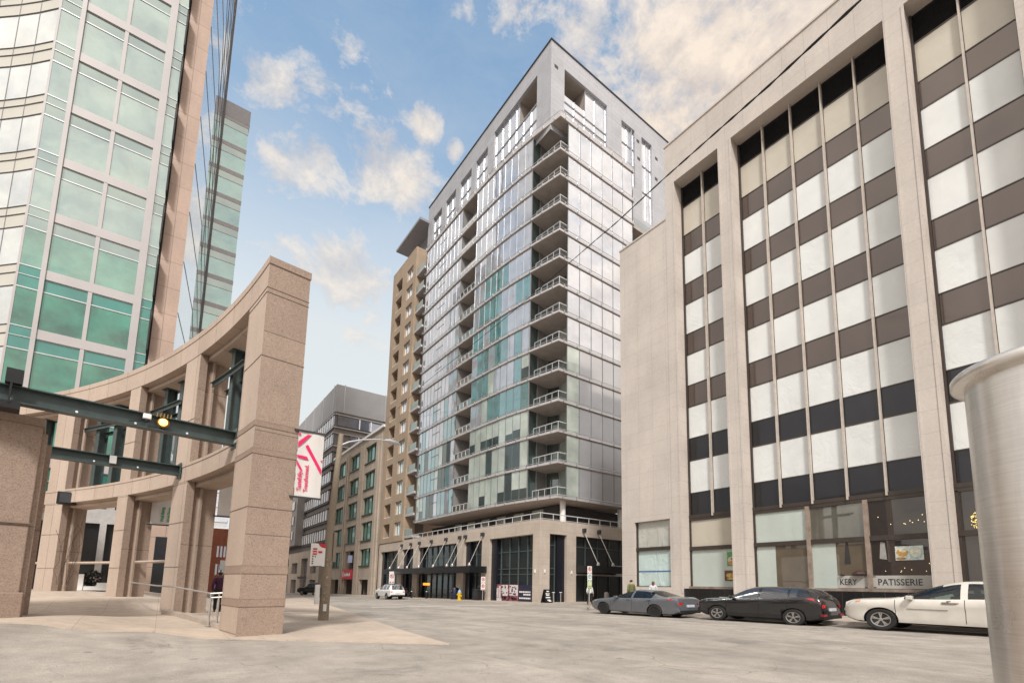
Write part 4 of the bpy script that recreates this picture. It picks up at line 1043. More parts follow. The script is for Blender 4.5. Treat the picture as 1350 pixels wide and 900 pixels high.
def i_beam(label, p, q, z0, z1, fl=.16):
    o = thing('steel_beam', label, 'beam', (*p, z0), 'steel beams spanning to the arcade')
    c = ((p[0]+q[0])/2, (p[1]+q[1])/2); ax = (q[0]-p[0], q[1]-p[1]); L = math.hypot(*ax)/2
    t = MB(); t.obox(c, ax, L, fl, z0, z0+.03); t.obox(c, ax, L, fl, z1-.03, z1); t.obox(c, ax, L, .012, z0+.03, z1-.03); t.build('girder', M_GREEN, o)
    t = MB(); t.obox(p, ax, .02, .24, z0-.1, z1+.1); t.build('end_plate', M_GREEN, o)
    t = MB(); u = Vector((*ax, 0)).normalized(); n = Vector((-u.y, u.x, 0))
    if n.y > 0: n = -n
    for k in range(5):
        m = Vector((*p, z0+.09))+u*(1.2+1.15*k)+n*.03; t.lathe(m, [(.03, -.02), (.03, .02)], 6, axis='Y')
    t.build('bolt', M_WHITE, o)
    return o, u, n
b1, u1, n1 = i_beam('longer dark green steel beam from the block to the end pillar, a lit lamp on it', (1.4, 17.08), (-9, 15.3), 5.36, 5.77)
b2, u2, n2 = i_beam('shorter dark green steel beam behind, running to the second column', (.18, 22.3), (-3.5, 21.7), 5.14, 5.5)
m = Vector((1.4, 17.08, 5.36))+u1*4.62
t = MB(); t.obox((m.x, m.y), (u1.x, u1.y), .14, .3, 5.78, 6.12); t.obox((m.x, m.y-.02), (u1.x, u1.y), .16, .26, 5.18, 5.35); t.obox((m.x, m.y-.2), (u1.x, u1.y), .02, .1, 5.3, 5.8); t.build('clamp', M_BLACK, b1)
# lit bulkhead lamp and a camera on the beam
lp = thing('bulkhead_lamp', 'round amber bulkhead lamp glowing on the longer steel beam', 'lamp', (-.33, 16.62, 5.58))
t = MB(); t.lathe((-.33, 16.62, 5.58), [(.13, .06), (.14, .0), (.11, -.05), (.08, -.06)], 18, axis='Y'); t.build('housing', plain('amber_ring', (.5, .22, .03), .4, .4), lp, True)
t = MB(); t.lathe((-.33, 16.56, 5.58), [(.10, .0), (.085, -.04), (.04, -.065), (.0, -.07)], 18, axis='Y'); t.build('lens', emit('lamp_glow', (1., .58, .17), 1.7), lp, True)
t = MB()
for k in range(5): t.tube([(-.48+.075*k, 16.6, 5.72), (-.47+.075*k, 16.58, 5.83)], .012, 5)
t.build('guard', plain('brass', (.5, .36, .12), .4, .6), lp)
cm = thing('security_camera', 'small white camera with cable on the longer steel beam, beside the lamp', 'camera', (-.68, 16.55, 5.6))
t = MB(); t.obox((-.68, 16.5), (1, .1), .09, .06, 5.58, 5.72); t.build('body', M_WHITE, cm, bevel=.02)
t = MB(); t.lathe((-.68, 16.5, 5.5), [(.05, 0), (.06, .05), (.05, .08)], 10); t.tube([(-.74, 16.5, 5.58), (-.86, 16.55, 5.5), (-1.05, 16.55, 5.47)], .012, 5); t.build('mount', M_BLACK, cm)
t = MB(); t.box(-1.74, -1.56, 21.7, 21.84, 5.2, 5.46)
tag(t.build('junction_box', plain('pale_box', (.5, .5, .5)), None), 'small pale box fixed on the shorter steel beam', 'box')
fl_ = thing('floodlight', 'black floodlight fixed to the arcade beside the stone block', 'light', (-3.75, 32.3, 4.95))
t = MB(); t.box(-4.2, -3.55, 31.6, 32.0, 4.75, 5.35); t.build('housing', M_BLACK, fl_, bevel=.03)
t = MB(); t.box(-4.1, -3.65, 31.56, 31.6, 4.82, 5.28); t.tube([(-3.9, 32.0, 4.9), (-3.9, 32.4, 4.8)], .05, 6); t.build('lens', M_DARK, fl_)
# bare climbing stems on the wall by the arcade
t = MB()
random.seed(3)
for k in range(8):
    p = Vector((random.uniform(-3.9, -3.4), 31.75, 1.0)); pts = [tuple(p)]
    for i in range(7): p = p+Vector((random.uniform(-.18, .18), random.uniform(-.03, .03), random.uniform(.25, .6))); pts.append(tuple(p))
    t.tube(pts, .009, 4)
tag(t.build('climbing_plant', plain('bare_stem', (.05, .035, .025), .8), None), 'bare brown climbing stems on the arcade column behind the stone block', 'plant')

# white planters and a dark flower globe in the entrance
pl_ = thing('planter', 'white planter group with a dark flower globe in the entrance', 'planter', (-3, 38, .5))
zp = hz(-3, 38)+.03
t = MB(); t.prism([(-3.7, 37.9), (-3.45, 37.6), (-3.4, 38.4), (-3.65, 38.4)], zp, zp+.9); t.prism([(-3.4, 37.4), (-2.7, 37.4), (-2.7, 37.9), (-3.4, 37.9)], zp, zp+.22); t.prism([(-2.85, 37.3), (-2.4, 37.3), (-2.4, 37.8), (-2.85, 37.8)], zp, zp+.42); t.build('trough', M_WHITE, pl_)
t = MB()
for k in range(420):
    v = Vector((random.gauss(0, 1), random.gauss(0, 1), random.gauss(0, 1))).normalized()*random.uniform(.33, .44)
    c = Vector((-3.12, 37.95, zp+.68))+v; a = Vector((random.uniform(-1, 1), random.uniform(-1, 1), random.uniform(-1, 1))).normalized()*.06; b = a.orthogonal().normalized()*.05
    t.face([c-a-b, c+a-b, c+a+b, c-a+b], 1 if random.random() < .14 else 0)
t.build('flower_globe', [plain('dark_leaf', (.02, .028, .018), .7), plain('pale_petal', (.42, .25, .25), .7)], pl_, fix=False)

# handrail down the ramp
hr = thing('handrail', 'thin stainless handrail on posts beside the end pillar', 'handrail', (1.25, 17.5, 0))
t = MB()
pa = [(-.9, 24.2), (-.1, 20.6), (.35, 19.6), (1.22, 17.45), (1.62, 17.3)]
zz = [hz(*q)+.98 for q in pa]; zz[4] = zz[3]+.03
t.tube([(x, y, z) for (x, y), z in zip(pa, zz)], .026, 8); t.tube([(x, y, z-.12) for (x, y), z in zip(pa[3:], zz[3:])], .02, 8); t.build('rail', M_STEEL, hr, True)
t = MB()
for (x, y), z in ((pa[3], zz[3]), ((1.42, 17.38), zz[3])): t.tube([(x, y, hz(x, y)), (x, y, z)], .026, 8)
x, y = pa[3]; t.lathe((x, y, hz(x, y)+.03), [(.09, 0), (.09, .02)], 12); t.build('post', M_STEEL, hr, True)
t = MB()
for (x0, y0), (x1, y1) in zip([(.1, 21.2), (.6, 19.4), (1.45, 16.9)], [(.6, 19.4), (1.45, 16.9), (1.62, 15.6)]):
    t.face([(x0, y0, hz(x0, y0)-.1), (x1, y1, hz(x1, y1)-.1), (x1, y1, hz(x1, y1)+.14), (x0, y0, hz(x0, y0)+.18)]); t.face([(x0, y0, hz(x0, y0)+.18), (x1, y1, hz(x1, y1)+.14), (x1+.2, y1+.1, hz(x1, y1)+.14), (x0+.2, y0+.1, hz(x0, y0)+.18)])
struct(t.build('kerb', M_WALK, None, fix=False))

# ------------------------------------------------------------------ banners
M_CLOTH = plain('banner_cloth', (.62, .585, .56), .8, var=.03)
M_MAG = plain('magenta_print', (.66, .008, .11), .7, var=.04)
def banner(label, x0, y, z0, z1, w, strokes, lines, mat):
    o = thing('banner', label, 'banner', (x0, y, z0), 'street banners on the arcade')
    t = MB(); n = 8
    for i in range(n):
        a, b = i/n, (i+1)/n
        f = lambda u: y+.012*math.sin(u*7)
        t.face([(x0+w*a, f(a), z0), (x0+w*b, f(b), z0), (x0+w*b, f(b), z1), (x0+w*a, f(a), z1)])
        t.face([(x0+w*a, f(a)+.01, z0), (x0+w*b, f(b)+.01, z0), (x0+w*b, f(b)+.01, z1), (x0+w*a, f(a)+.01, z1)])
    cl = t.build('cloth', M_CLOTH, o, True, fix=False)
    t = MB()
    for k, s in enumerate(strokes): t.face([(x0+w*u, y-.018-.0006*k, z0+(z1-z0)*v) for u, v in s])
    if strokes: t.build('print', mat, cl, fix=False)
    for (txt, u, v, size, sx) in lines: text_part('lettering', txt, size, mat, cl, (x0+w*u, y-.02, z0+(z1-z0)*v), (0, 0, 1), (-1, 0, 0), .001, sx=sx)
    t = MB(); t.box(x0-.12, x0+w+.02, y-.03, y+.03, z0-.05, z0); t.box(x0-.12, x0+w+.02, y-.03, y+.03, z1, z1+.05); t.build('rod', M_DARK, o)
banner('white banner with magenta strokes reading Tastefully Transformed, on the end pillar', 2.81, 15.2, 3.74, 5.66, .70,
       [[(0, .83), (0, .74), (.5, .965), (.35, .965)], [(.28, .78), (.38, .81), (.98, .44), (.95, .37)], [(0, .63), (.37, .62), (.45, .565), (0, .59)], [(0, .55), (.24, .40), (.17, .39), (0, .49)], [(0, .985), (.1, .955), (0, .92)], [(.9, .59), (1, .6), (.97, .56)]],
       [('Tastefully', .22, .085, .155, .95), ('Transformed.', .47, .075, .155, .95)], M_MAG)
banner('white banner with green lettering Well-Being Well-Done, between the columns', -.6, 27.3, 3.72, 5.66, .82, [[(.7, .72), (.85, .78), (.98, .74), (.95, .68)]],
       [('Well-Being.', .56, .06, .17, .85), ('Well-Done.', .84, .06, .17, .85)], plain('banner_green', (.01, .30, .13), .7))
banner('plain white banner with small violet marks, hidden half behind the end pillar', 1.46, 21.8, 3.72, 5.66, .72, [[(.93, .08+.12*k), (.99, .08+.12*k), (.99, .14+.12*k), (.95, .15+.12*k)] for k in range(5)], [], plain('banner_violet', (.12, .06, .36), .7))

# ------------------------------------------------------------------ vehicles
def car_paint(name, col, metal=0., rough=.35, dust=.16):
    if name in MATS: return MATS[name]
    m, nt, b = newmat(name); p = pos(nt)
    c = mixc(nt, ramp(nt, noise(nt, p, 2.2, 4), [(.3, 0.), (.7, 1.)]), [x*.9 for x in col], [min(1, x*1.06) for x in col])
    # road dust gathers low on the doors
    s = nt.nodes.new('ShaderNodeSeparateXYZ'); nt.links.new(nt.nodes.new('ShaderNodeTexCoord').outputs['Object'], s.inputs[0])
    d = math_n(nt, 'MULTIPLY', ramp(nt, s.outputs[2], [(.2, dust), (.5, 0.)]), noise(nt, p, 5, 4))
    c = mixc(nt, d, c, (.22, .19, .16))
    nt.links.new(c, b.inputs['Base Color']); b.inputs['Metallic'].default_value = metal; b.inputs['Roughness'].default_value = rough
    b.inputs['Coat Weight'].default_value = 1; b.inputs['Coat Roughness'].default_value = .04
    MATS[name] = m; return m
M_TYRE = plain('tyre_rubber', (.018, .017, .016), .8)
M_RIM = plain('alloy', (.45, .44, .43), .3, .8, var=.05)
M_RIMD = plain('dark_steel_wheel', (.02, .02, .022), .45, .3)
M_TRIM = plain('black_trim', (.016, .016, .017), .55)
M_CGL = clear_glass('car_glass', (.50, .66, .63), 1.75)
M_CGD = glass('privacy_glass', (.010, .010, .012), (.8, .78, .82), .14, .01, .0, .4)
M_RED = plain('tail_lamp_red', (.5, .012, .012), .15, coat=1)
M_HEAD = plain('head_lamp', (.55, .55, .52), .12, .3, coat=1)
M_AMB = plain('amber_lamp', (.7, .2, .03), .2, coat=1)
M_WELL = plain('wheel_well', (.008, .008, .008), .9)

def car(name, label, prof, ax_f, ax_r, wr, hw_w, paint, rim, wins, loc, scale, rz=0, clad=False, zb=.2, priv=False, tails=None, heads=None, spokes=5, plate=True, seams=(), bed=None, roof_bar=False):
    """prof: (y, belt z, top z, half width, roof half width) from nose to tail, y forward; wins: dict of glazed spans"""
    root = thing(name, label, 'pickup truck' if bed else 'car', loc, None, rz); root.scale = scale
    ys = sorted({round(p[0], 3) for p in prof}, reverse=True)
    dense = []
    for a, b in zip(ys, ys[1:]):
        n = max(1, int((a-b)/.11)); dense += [a+(b-a)*i/n for i in range(n)]
    for s in wins.values():
        for q in s[1:3]: dense.append(q)
    dense = sorted(set([round(y, 3) for y in dense+[ys[-1]]]), reverse=True)
    P = sorted(prof, key=lambda p: -p[0])
    def at(y):
        for i, (a, b) in enumerate(zip(P, P[1:])):
            if y >= b[0]-1e-6:
                t = (a[0]-y)/(a[0]-b[0]); out = []
                pa = P[i-1] if i else a; pb = P[i+2] if i+2 < len(P) else b
                for j in range(1, 5):
                    m0 = (b[j]-pa[j])/max(.05, pa[0]-b[0])*(a[0]-b[0]) if i else (b[j]-a[j]); m1 = (pb[j]-a[j])/max(.05, a[0]-pb[0])*(a[0]-b[0])
                    lo = 3*(b[j]-a[j])
                    if (b[j]-a[j])*m0 <= 0: m0 = 0
                    if (b[j]-a[j])*m1 <= 0: m1 = 0
                    if abs(m0) > abs(lo): m0 = lo
                    if abs(m1) > abs(lo): m1 = lo
                    t2, t3 = t*t, t*t*t
                    out.append((2*t3-3*t2+1)*a[j]+(t3-2*t2+t)*m0+(-2*t3+3*t2)*b[j]+(t3-t2)*m1)
                return out
        return list(P[-1][1:])
    y0_, y1_ = ys[0], ys[-1]
    def section(y):
        zs, zt, hw, hr = at(y)
        zlow = zb+.16*max(0, 1-(y0_-y)/.35)+.14*max(0, 1-(y-y1_)/.35)
        h = zs-zlow; cab = zt-zs
        pts = [(0, zlow), (hw*.78, zlow), (hw*.95, zlow+.05), (hw*.985, zlow+h*.26), (hw*.955, zlow+h*.52), (hw*1.0, zlow+h*.70), (hw*.99, zlow+h*.88), (hw*.95, zs)]
        bx, bz = hw*.935, zs+min(.02, cab*.2)
        ex, ez = hr, zt-min(.075, cab*.35)
        for f in (0., .33, .66, 1.):
            bul = .035*math.sin(PI*f)*min(1, cab/.3)
            pts.append((bx+(ex-bx)*f+bul, bz+(ez-bz)*f))
        pts += [(hr*.90, zt-min(.028, cab*.12)), (hr*.55, zt+.006), (0, zt+.016)]
        return pts
    secs = [section(y) for y in dense]; n = len(secs[0]); m_ = 2*n-2
    t = MB()
    ring = lambda s, y: [(x, y, z) for x, z in s]+[(-x, y, z) for x, z in reversed(s[1:-1])]
    for s, y in zip(secs, dense): t.v += ring(s, y)
    names = list(wins.keys())
    for i in range(len(dense)-1):
        ym = (dense[i]+dense[i+1])/2
        for j in range(m_):
            jj = j if j < n-1 else m_-1-j        # mirrored strip index
            mi = 0
            if jj < 2: mi = 1
            elif jj == 2 and clad: mi = 1
            for wi, (kind, a, b) in enumerate(wins.values()):
                if b < ym < a:
                    if kind == 'side' and 8 <= jj <= 10: mi = 3+wi
                    if kind == 'top' and 11 <= jj <= 13: mi = 3+wi
                    if kind == 'wrap' and 8 <= jj <= 13: mi = 3+wi
            a_, b_ = i*m_+j, i*m_+(j+1) % m_
            t.f.append((a_, b_, b_+m_, a_+m_)); t.m.append(mi)
    t.f.append(tuple(range(m_))); t.m.append(0)
    t.f.append(tuple(reversed(range((len(dense)-1)*m_, len(dense)*m_)))); t.m.append(0)
    gm = M_CGD if priv else M_CGL
    mats = [paint, M_TRIM, M_WELL]+[gm if ('rear' in k and priv) or not priv else M_CGL for k in names]
    tmp = t.build('body', mats, None, True, 40)
    # wheel wells cut out of the sides
    cut = MB()
    for ya in (ax_f, ax_r):
        for sx in (1, -1):
            cut.lathe((sx*(hw_w-.34), ya, wr), [(wr*1.13, 0), (wr*1.13, sx*.6)], 32, axis='X')
    co = cut.build('cutter', [M_WELL], None)
    bo = tmp.modifiers.new('wells', 'BOOLEAN'); bo.operation = 'DIFFERENCE'; bo.object = co; bo.solver = 'EXACT'; bo.material_mode = 'TRANSFER'
    dg = bpy.context.evaluated_depsgraph_get(); me = bpy.data.meshes.new_from_object(tmp.evaluated_get(dg))
    mlist = list(me.materials)
    bpy.data.objects.remove(tmp); bpy.data.objects.remove(co)
    def extract(nm, keep, par):
        bm = bmesh.new(); bm.from_mesh(me)
        bmesh.ops.delete(bm, geom=[f for f in bm.faces if not keep(f)], context='FACES')
        m2 = bpy.data.meshes.new(nm); bm.to_mesh(m2); ok = len(bm.faces) > 0; bm.free()
        for mt in mlist: m2.materials.append(mt)
        m2.polygons.foreach_set('use_smooth', [True]*len(m2.polygons)); m2.set_sharp_from_angle(angle=R(38))
        if not ok: return None
        o = bpy.data.objects.new(nm, m2); COL.objects.link(o); o.parent = par; return o
    wellm = [i for i, mm in enumerate(mlist) if mm == M_WELL]
    glsl = {3+i: k for i, k in enumerate(names)}
    body = extract('body', lambda f: f.material_index not in glsl, root)
    for idx, k in glsl.items():
        kind = wins[k][0]
        if kind == 'side':
            for sx in (1, -1): extract('side_window', lambda f: f.material_index == idx and f.calc_center_median().x*sx > 0, body)
        else: extract('windscreen' if 'front' in k else 'rear_window', lambda f: f.material_index == idx, body)
    def bld(tt, nm, mt, par, **kw):
        # local coordinates: build unparented, then parent without moving
        o = tt.build(nm, mt, None, **kw); o.parent = par; return o
    for ya in (ax_f, ax_r):
        for sx in (1, -1):
            w = wr*.31
            tt = MB(); x = sx*(hw_w-.02)
            tt.lathe((x, ya, wr), [(wr*.62, -sx*.02), (wr*.70, sx*.0), (wr*.93, sx*.0), (wr, -sx*.03), (wr, -sx*(w+.14)), (wr*.9, -sx*(w+.17)), (wr*.6, -sx*(w+.17))], 28, axis='X')
            wh = bld(tt, 'wheel', M_TYRE, root, smooth=True)
            tt = MB()
            tt.lathe((x-sx*.06, ya, wr), [(wr*.60, -sx*.02), (0.001, -sx*.02)], 24, 1, axis='X')
            tt.lathe((x-sx*.01, ya, wr), [(wr*.57, -sx*.05), (wr*.60, 0), (wr*.66, sx*.006), (wr*.66, -sx*.03)], 28, 0, axis='X')
            tt.lathe((x, ya, wr), [(wr*.15, -sx*.05), (wr*.14, -sx*.012), (.001, -sx*.005)], 14, 0, axis='X')
            for k in range(spokes):
                a = 2*PI*k/spokes+PI/2
                for d in ((-.13, .13) if spokes == 5 else (0,)):
                    c0 = Vector((x-sx*.02, ya+wr*.1*math.cos(a), wr+wr*.1*math.sin(a))); c1 = Vector((x-sx*.012, ya+wr*.62*math.cos(a+d), wr+wr*.62*math.sin(a+d)))
                    dd = (c1-c0); nn = Vector((0, -dd.z, dd.y)).normalized()*wr*(.05 if spokes == 5 else .09)
                    tt.face([c0-nn*.8, c1-nn, c1+nn, c0+nn*.8], 0); off = Vector((-sx*.03, 0, 0))
                    tt.face([c0-nn*.8+off, c1-nn+off, c1-nn, c0-nn*.8], 0); tt.face([c0+nn*.8+off, c1+nn+off, c1+nn, c0+nn*.8], 0)
            bld(tt, 'rim', [rim, M_WELL], wh)
    def side_pt(y, f, off=.004):
        s = section(y); k = min(int(f), n-2); u = f-k; x = s[k][0]+(s[k+1][0]-s[k][0])*u; z = s[k][1]+(s[k+1][1]-s[k][1])*u
        return x+off, z
    for y in seams:                                   # door shut lines
        tt = MB()
        for sx in (1, -1):
            fs = [2.4, 3, 3.5, 4, 4.5, 5, 5.5, 6, 6.5, 7]
            for f0, f1 in zip(fs, fs[1:]):
                (xa, za), (xb, zb_) = side_pt(y, f0), side_pt(y, f1)
                tt.face([(sx*xa, y-.006, za), (sx*xa, y+.006, za), (sx*xb, y+.006, zb_), (sx*xb, y-.006, zb_)])
        bld(tt, 'door_seam', M_WELL, body, fix=False)
    for k, (kind, a, b) in wins.items():               # handles and window trim
        if kind != 'side': continue
        tt = MB(); yh = b+.12
        for sx in (1, -1):
            x, z = side_pt(yh, 6.2, .02); tt.box(sx*x-.02, sx*x+.02, yh-.1, yh+.1, z-.018, z+.018)
        bld(tt, 'door_handle', paint, body, bevel=.008)
    if heads:
        for sx in (1, -1):
            tt = MB()
            for mi, pts in enumerate(heads):
                pl_ = [(lambda q: (sx*(q[0]), y, q[1]))(side_pt(y, f, .008)) for y, f in pts]
                tt.face(pl_, mi)
            bld(tt, 'headlight', [M_HEAD, M_AMB], root, fix=False)
    if tails:
        for sx in (1, -1):
            tt = MB()
            for pts in tails:
                tt.face([(lambda q: (sx*(q[0]), y, q[1]))(side_pt(y, f, .009)) for y, f in pts])
                yl = min(q[0] for q in pts); s1 = side_pt(yl, 5.2, 0); s2 = side_pt(yl, 6.8, 0)
                tt.face([(sx*s1[0], yl-.012, s1[1]), (sx*s2[0], yl-.012, s2[1]), (sx*(s2[0]-.26), yl-.03, s2[1]-.01), (sx*(s1[0]-.22), yl-.03, s1[1]+.01)])
            bld(tt, 'taillight', M_RED, root, fix=False)
    tt = MB(); zf = at(0)[0]
    fwd = [v for v in wins.values() if v[0] == 'side']; yf = fwd[0][2]+.18; yr_ = (fwd[1][2] if len(fwd) > 1 else -1.)+.12
    for yy in (yf, yr_):
        for sx in (.4, -.4): tt.box(sx-.24, sx+.24, yy-.1, yy+.06, zf-.55, zf+.12); tt.box(sx-.12, sx+.12, yy-.1, yy+.02, zf+.12, zf+.30); tt.box(sx-.25, sx+.25, yy, yy+.5, zf-.6, zf-.42)
    bld(tt, 'seat', plain('seat_fabric', (.05, .048, .046), .9), root, bevel=.04)
    tt = MB(); tt.box(-.72, .72, fwd[0][1]-.3, fwd[0][1]-.02, zf-.4, zf-.02); tt.lathe((-.38, fwd[0][1]-.38, zf-.02), [(.17, -.012), (.19, 0), (.17, .012)], 18, axis='Y'); bld(tt, 'dashboard', M_TRIM, root)
    mir = MB()
    fw = [v for k, v in wins.items() if v[0] == 'side'][0]
    for sx in (1, -1):
        x, z = side_pt(fw[1]-.12, 7.4, 0); mir.box(sx*(x+.02), sx*(x+.2), fw[1]-.22, fw[1]-.08, z+.0, z+.13); mir.box(sx*(x-.03), sx*(x+.04), fw[1]-.18, fw[1]-.12, z+.02, z+.06)
    bld(mir, 'mirror', paint, root, bevel=.03)
    zr = at(y1_)[0]
    tt = MB(); tt.box(-.26, .26, y1_-.02, y1_+.05, zr+.08, zr+.20)
    bld(tt, 'number_plate', plain('plate_white', (.55, .57, .62), .4), root)
    tt = MB(); tt.box(-at(y1_+.1)[2]*.9, at(y1_+.1)[2]*.9, y1_-.015, y1_+.1, zb+.1, zb+.26); tt.box(-at(y0_-.1)[2]*.85, at(y0_-.1)[2]*.85, y0_-.12, y0_+.012, zb+.16, zb+.34)
    bld(tt, 'bumper_trim', M_TRIM, root, bevel=.02)
    if roof_bar:
        tt = MB()
        for sx in (1, -1):
            ya, yb = roof_bar; pts = []
            for i in range(7):
                y = ya+(yb-ya)*i/6; s = at(y); pts.append((sx*s[3]*.93, y, s[1]+(.05 if 0 < i < 6 else .0)))
            tt.tube(pts, .018, 6)
        bld(tt, 'roof_rail', M_ALU, root)
    return root, body, at, bld, side_pt

gzr = lambda y: SLOPE*y+.0
HRV = [(2.17, .66, .70, .62, .42), (2.08, .86, .90, .78, .58), (1.85, .945, .99, .845, .68), (1.3, .97, 1.03, .88, .72), (.98, 1.0, 1.08, .885, .74), (.22, 1.03, 1.50, .885, .62), (-.3, 1.06, 1.585, .885, .61), (-1.0, 1.10, 1.575, .885, .59), (-1.66, 1.15, 1.51, .87, .56), (-2.03, 1.12, 1.20, .825, .61), (-2.12, .96, 1.0, .80, .58), (-2.17, .55, .58, .74, .5)]
Wh = {'front_glass': ('top', .93, .28), 'sa': ('side', .82, -.18), 'sb': ('side', -.28, -1.12), 'sc': ('side', -1.2, -1.42), 'rear_glass': ('top', -1.69, -2.01)}
r1, bd, at_, bld_, sp_ = car('parked_car', 'black crossover with silver five-spoke wheels, parked by the bakery', HRV, 1.30, -1.31, .335, .885, car_paint('black_paint', (.006, .006, .008), 0., .25, .03), M_RIM, Wh,
    (20.25, 10.66, gzr(10.66)), (1.06, 1.245, .93), 0, True, .21, True,
    tails=[[(-1.68, 6.75), (-1.9, 7.0), (-2.1, 6.8), (-2.13, 5.9), (-1.95, 6.0)]], heads=[[(1.95, 6.9), (2.1, 6.2), (2.08, 5.2), (1.7, 6.2), (1.65, 6.8)]], seams=(.95, -.22, -1.12), roof_bar=None)
tt = MB()
for sx in (1, -1): tt.box(sx*.55, sx*.82, -2.2, -2.1, .42, .52)
bld_(tt, 'reflector', plain('dark_reflector', (.2, .01, .02), .2), r1)
ELA = [(2.28, .54, .57, .60, .38), (2.17, .70, .74, .79, .56), (1.9, .80, .85, .865, .68), (1.42, .85, .92, .905, .76), (1.0, .90, .985, .91, .76), (.08, .935, 1.35, .912, .59), (-.3, .945, 1.415, .912, .58), (-.95, .965, 1.365, .912, .56), (-1.78, 1.01, 1.075, .89, .66), (-2.15, 1.03, 1.075, .86, .68), (-2.34, .95, .99, .82, .62), (-2.42, .5, .53, .74, .5)]
We = {'front_glass': ('top', .95, .12), 'sa': ('side', .78, -.12), 'sb': ('side', -.22, -1.18), 'rear_glass': ('top', -1.0, -1.76)}
r2, bd, at_, bld_, sp_ = car('parked_car', 'slate grey saloon with plain dark wheels, parked by the tarpaulin window', ELA, 1.42, -1.30, .325, .91, car_paint('slate_paint', (.135, .145, .165), .35, .32), M_RIMD, We,
    (19.95, 17.1, gzr(17.1)), (1.06, 1.265, .93), 0, False, .17, False,
    tails=[[(-1.85, 6.5), (-2.1, 6.85), (-2.36, 6.5), (-2.37, 5.9), (-2.1, 6.0)]], heads=[[(1.9, 6.8), (2.12, 6.2), (2.14, 5.4), (1.85, 6.1)]], seams=(1.0, -.17, -1.05), spokes=7)
CX7 = [(2.34, .70, .74, .68, .46), (2.25, .90, .95, .83, .62), (1.95, .985, 1.035, .90, .72), (1.4, 1.0, 1.07, .93, .78), (1.02, 1.03, 1.13, .935, .78), (.0, 1.06, 1.57, .935, .62), (-.5, 1.08, 1.65, .935, .61), (-1.2, 1.10, 1.61, .93, .59), (-1.75, 1.13, 1.5, .915, .57), (-2.15, 1.14, 1.19, .88, .62), (-2.32, .95, 1.0, .84, .6), (-2.38, .52, .55, .78, .5)]
Wc = {'front_glass': ('top', .97, .06), 'sa': ('side', .85, -.30), 'sb': ('side', -.44, -1.30), 'sc': ('side', -1.4, -1.66), 'rear_glass': ('top', -1.78, -2.14)}
r3, bd, at_, bld_, sp_ = car('parked_car', 'cream white crossover with dented door, nearest parked car beside the steel cylinder', CX7, 1.40, -1.35, .36, .935, car_paint('cream_paint', (.62, .585, .53), 0., .3), M_RIM, Wc,
    (20.25, 4.36, gzr(4.36)), (1.06, 1.25, .99), 0, False, .24, False,
    tails=[[(-1.85, 6.9), (-2.2, 6.9), (-2.34, 6.2), (-2.1, 5.6)]], heads=[[(1.9, 6.9), (2.13, 6.7), (2.2, 5.8), (1.95, 6.2)], [(1.85, 6.95), (1.98, 6.9), (1.98, 6.3), (1.88, 6.4)]], seams=(1.05, -.38, -1.35))
tt = MB()
x, z = sp_(-.1, 6.0, .012); tt.box(-x-.012, -x+.0, -.22, .06, z-.03, z+.03); tt.box(-x-.016, -x, -.12, -.04, z+.03, z+.075)
x, z = sp_(.3, 4.6, .006); tt.box(-x-.002, -x+.02, -.05, .8, z-.008, z+.008)
bld_(tt, 'dent_damage', plain('bare_metal', (.2, .17, .14), .5), bd)
RUN = [(2.38, .62, .66, .72, .5), (2.3, .95, 1.0, .86, .66), (2.0, 1.08, 1.14, .93, .76), (1.4, 1.12, 1.2, .96, .8), (.95, 1.14, 1.24, .96, .8), (.35, 1.15, 1.72, .96, .66), (-.2, 1.16, 1.80, .96, .67), (-1.6, 1.18, 1.79, .955, .67), (-2.1, 1.18, 1.74, .94, .66), (-2.3, 1.15, 1.2, .92, .66), (-2.38, 1.02, 1.06, .90, .65), (-2.44, .62, .66, .86, .6)]
Wr = {'front_glass': ('top', .9, .4), 'sa': ('side', .8, -.18), 'sb': ('side', -.28, -1.1), 'sc': ('side', -1.22, -1.85), 'rear_glass': ('top', -2.1, -2.3)}
r4, bd, at_, bld_, sp_ = car('parked_car', 'white boxy off-road estate seen from behind, parked before the podium', RUN, 1.40, -1.39, .38, .96, car_paint('white_paint_car', (.72, .71, .69), 0., .3), M_RIM, Wr,
    (21.65, 57.2, gzr(57.2)), (.98, 1.12, .95), 0, False, .34, True,
    tails=[[(-2.2, 6.9), (-2.3, 6.9), (-2.38, 6.2), (-2.38, 5.2), (-2.25, 5.2)]], heads=[[(2.05, 6.9), (2.28, 6.5), (2.28, 5.5), (2.0, 6.0)]], seams=(.95, -.23, -1.15), roof_bar=(-.1, -1.9))
TRK = [(2.9, .72, .76, .78, .55), (2.8, 1.0, 1.05, .92, .72), (2.3, 1.14, 1.2, .98, .84), (1.7, 1.17, 1.24, 1.0, .84), (1.35, 1.19, 1.28, 1.0, .84), (.8, 1.2, 1.82, 1.0, .7), (.2, 1.21, 1.90, 1.0, .7), (-.7, 1.22, 1.86, 1.0, .7), (-.92, 1.22, 1.30, 1.0, .86), (-1.0, 1.22, 1.25, 1.0, .93), (-2.6, 1.22, 1.25, .99, .93), (-2.82, 1.2, 1.23, .97, .9), (-2.88, .75, .78, .92, .7)]
Wt = {'front_glass': ('top', 1.3, .85), 'sa': ('side', 1.1, .15), 'sb': ('side', .05, -.6), 'rear_glass': ('top', -.72, -.9)}
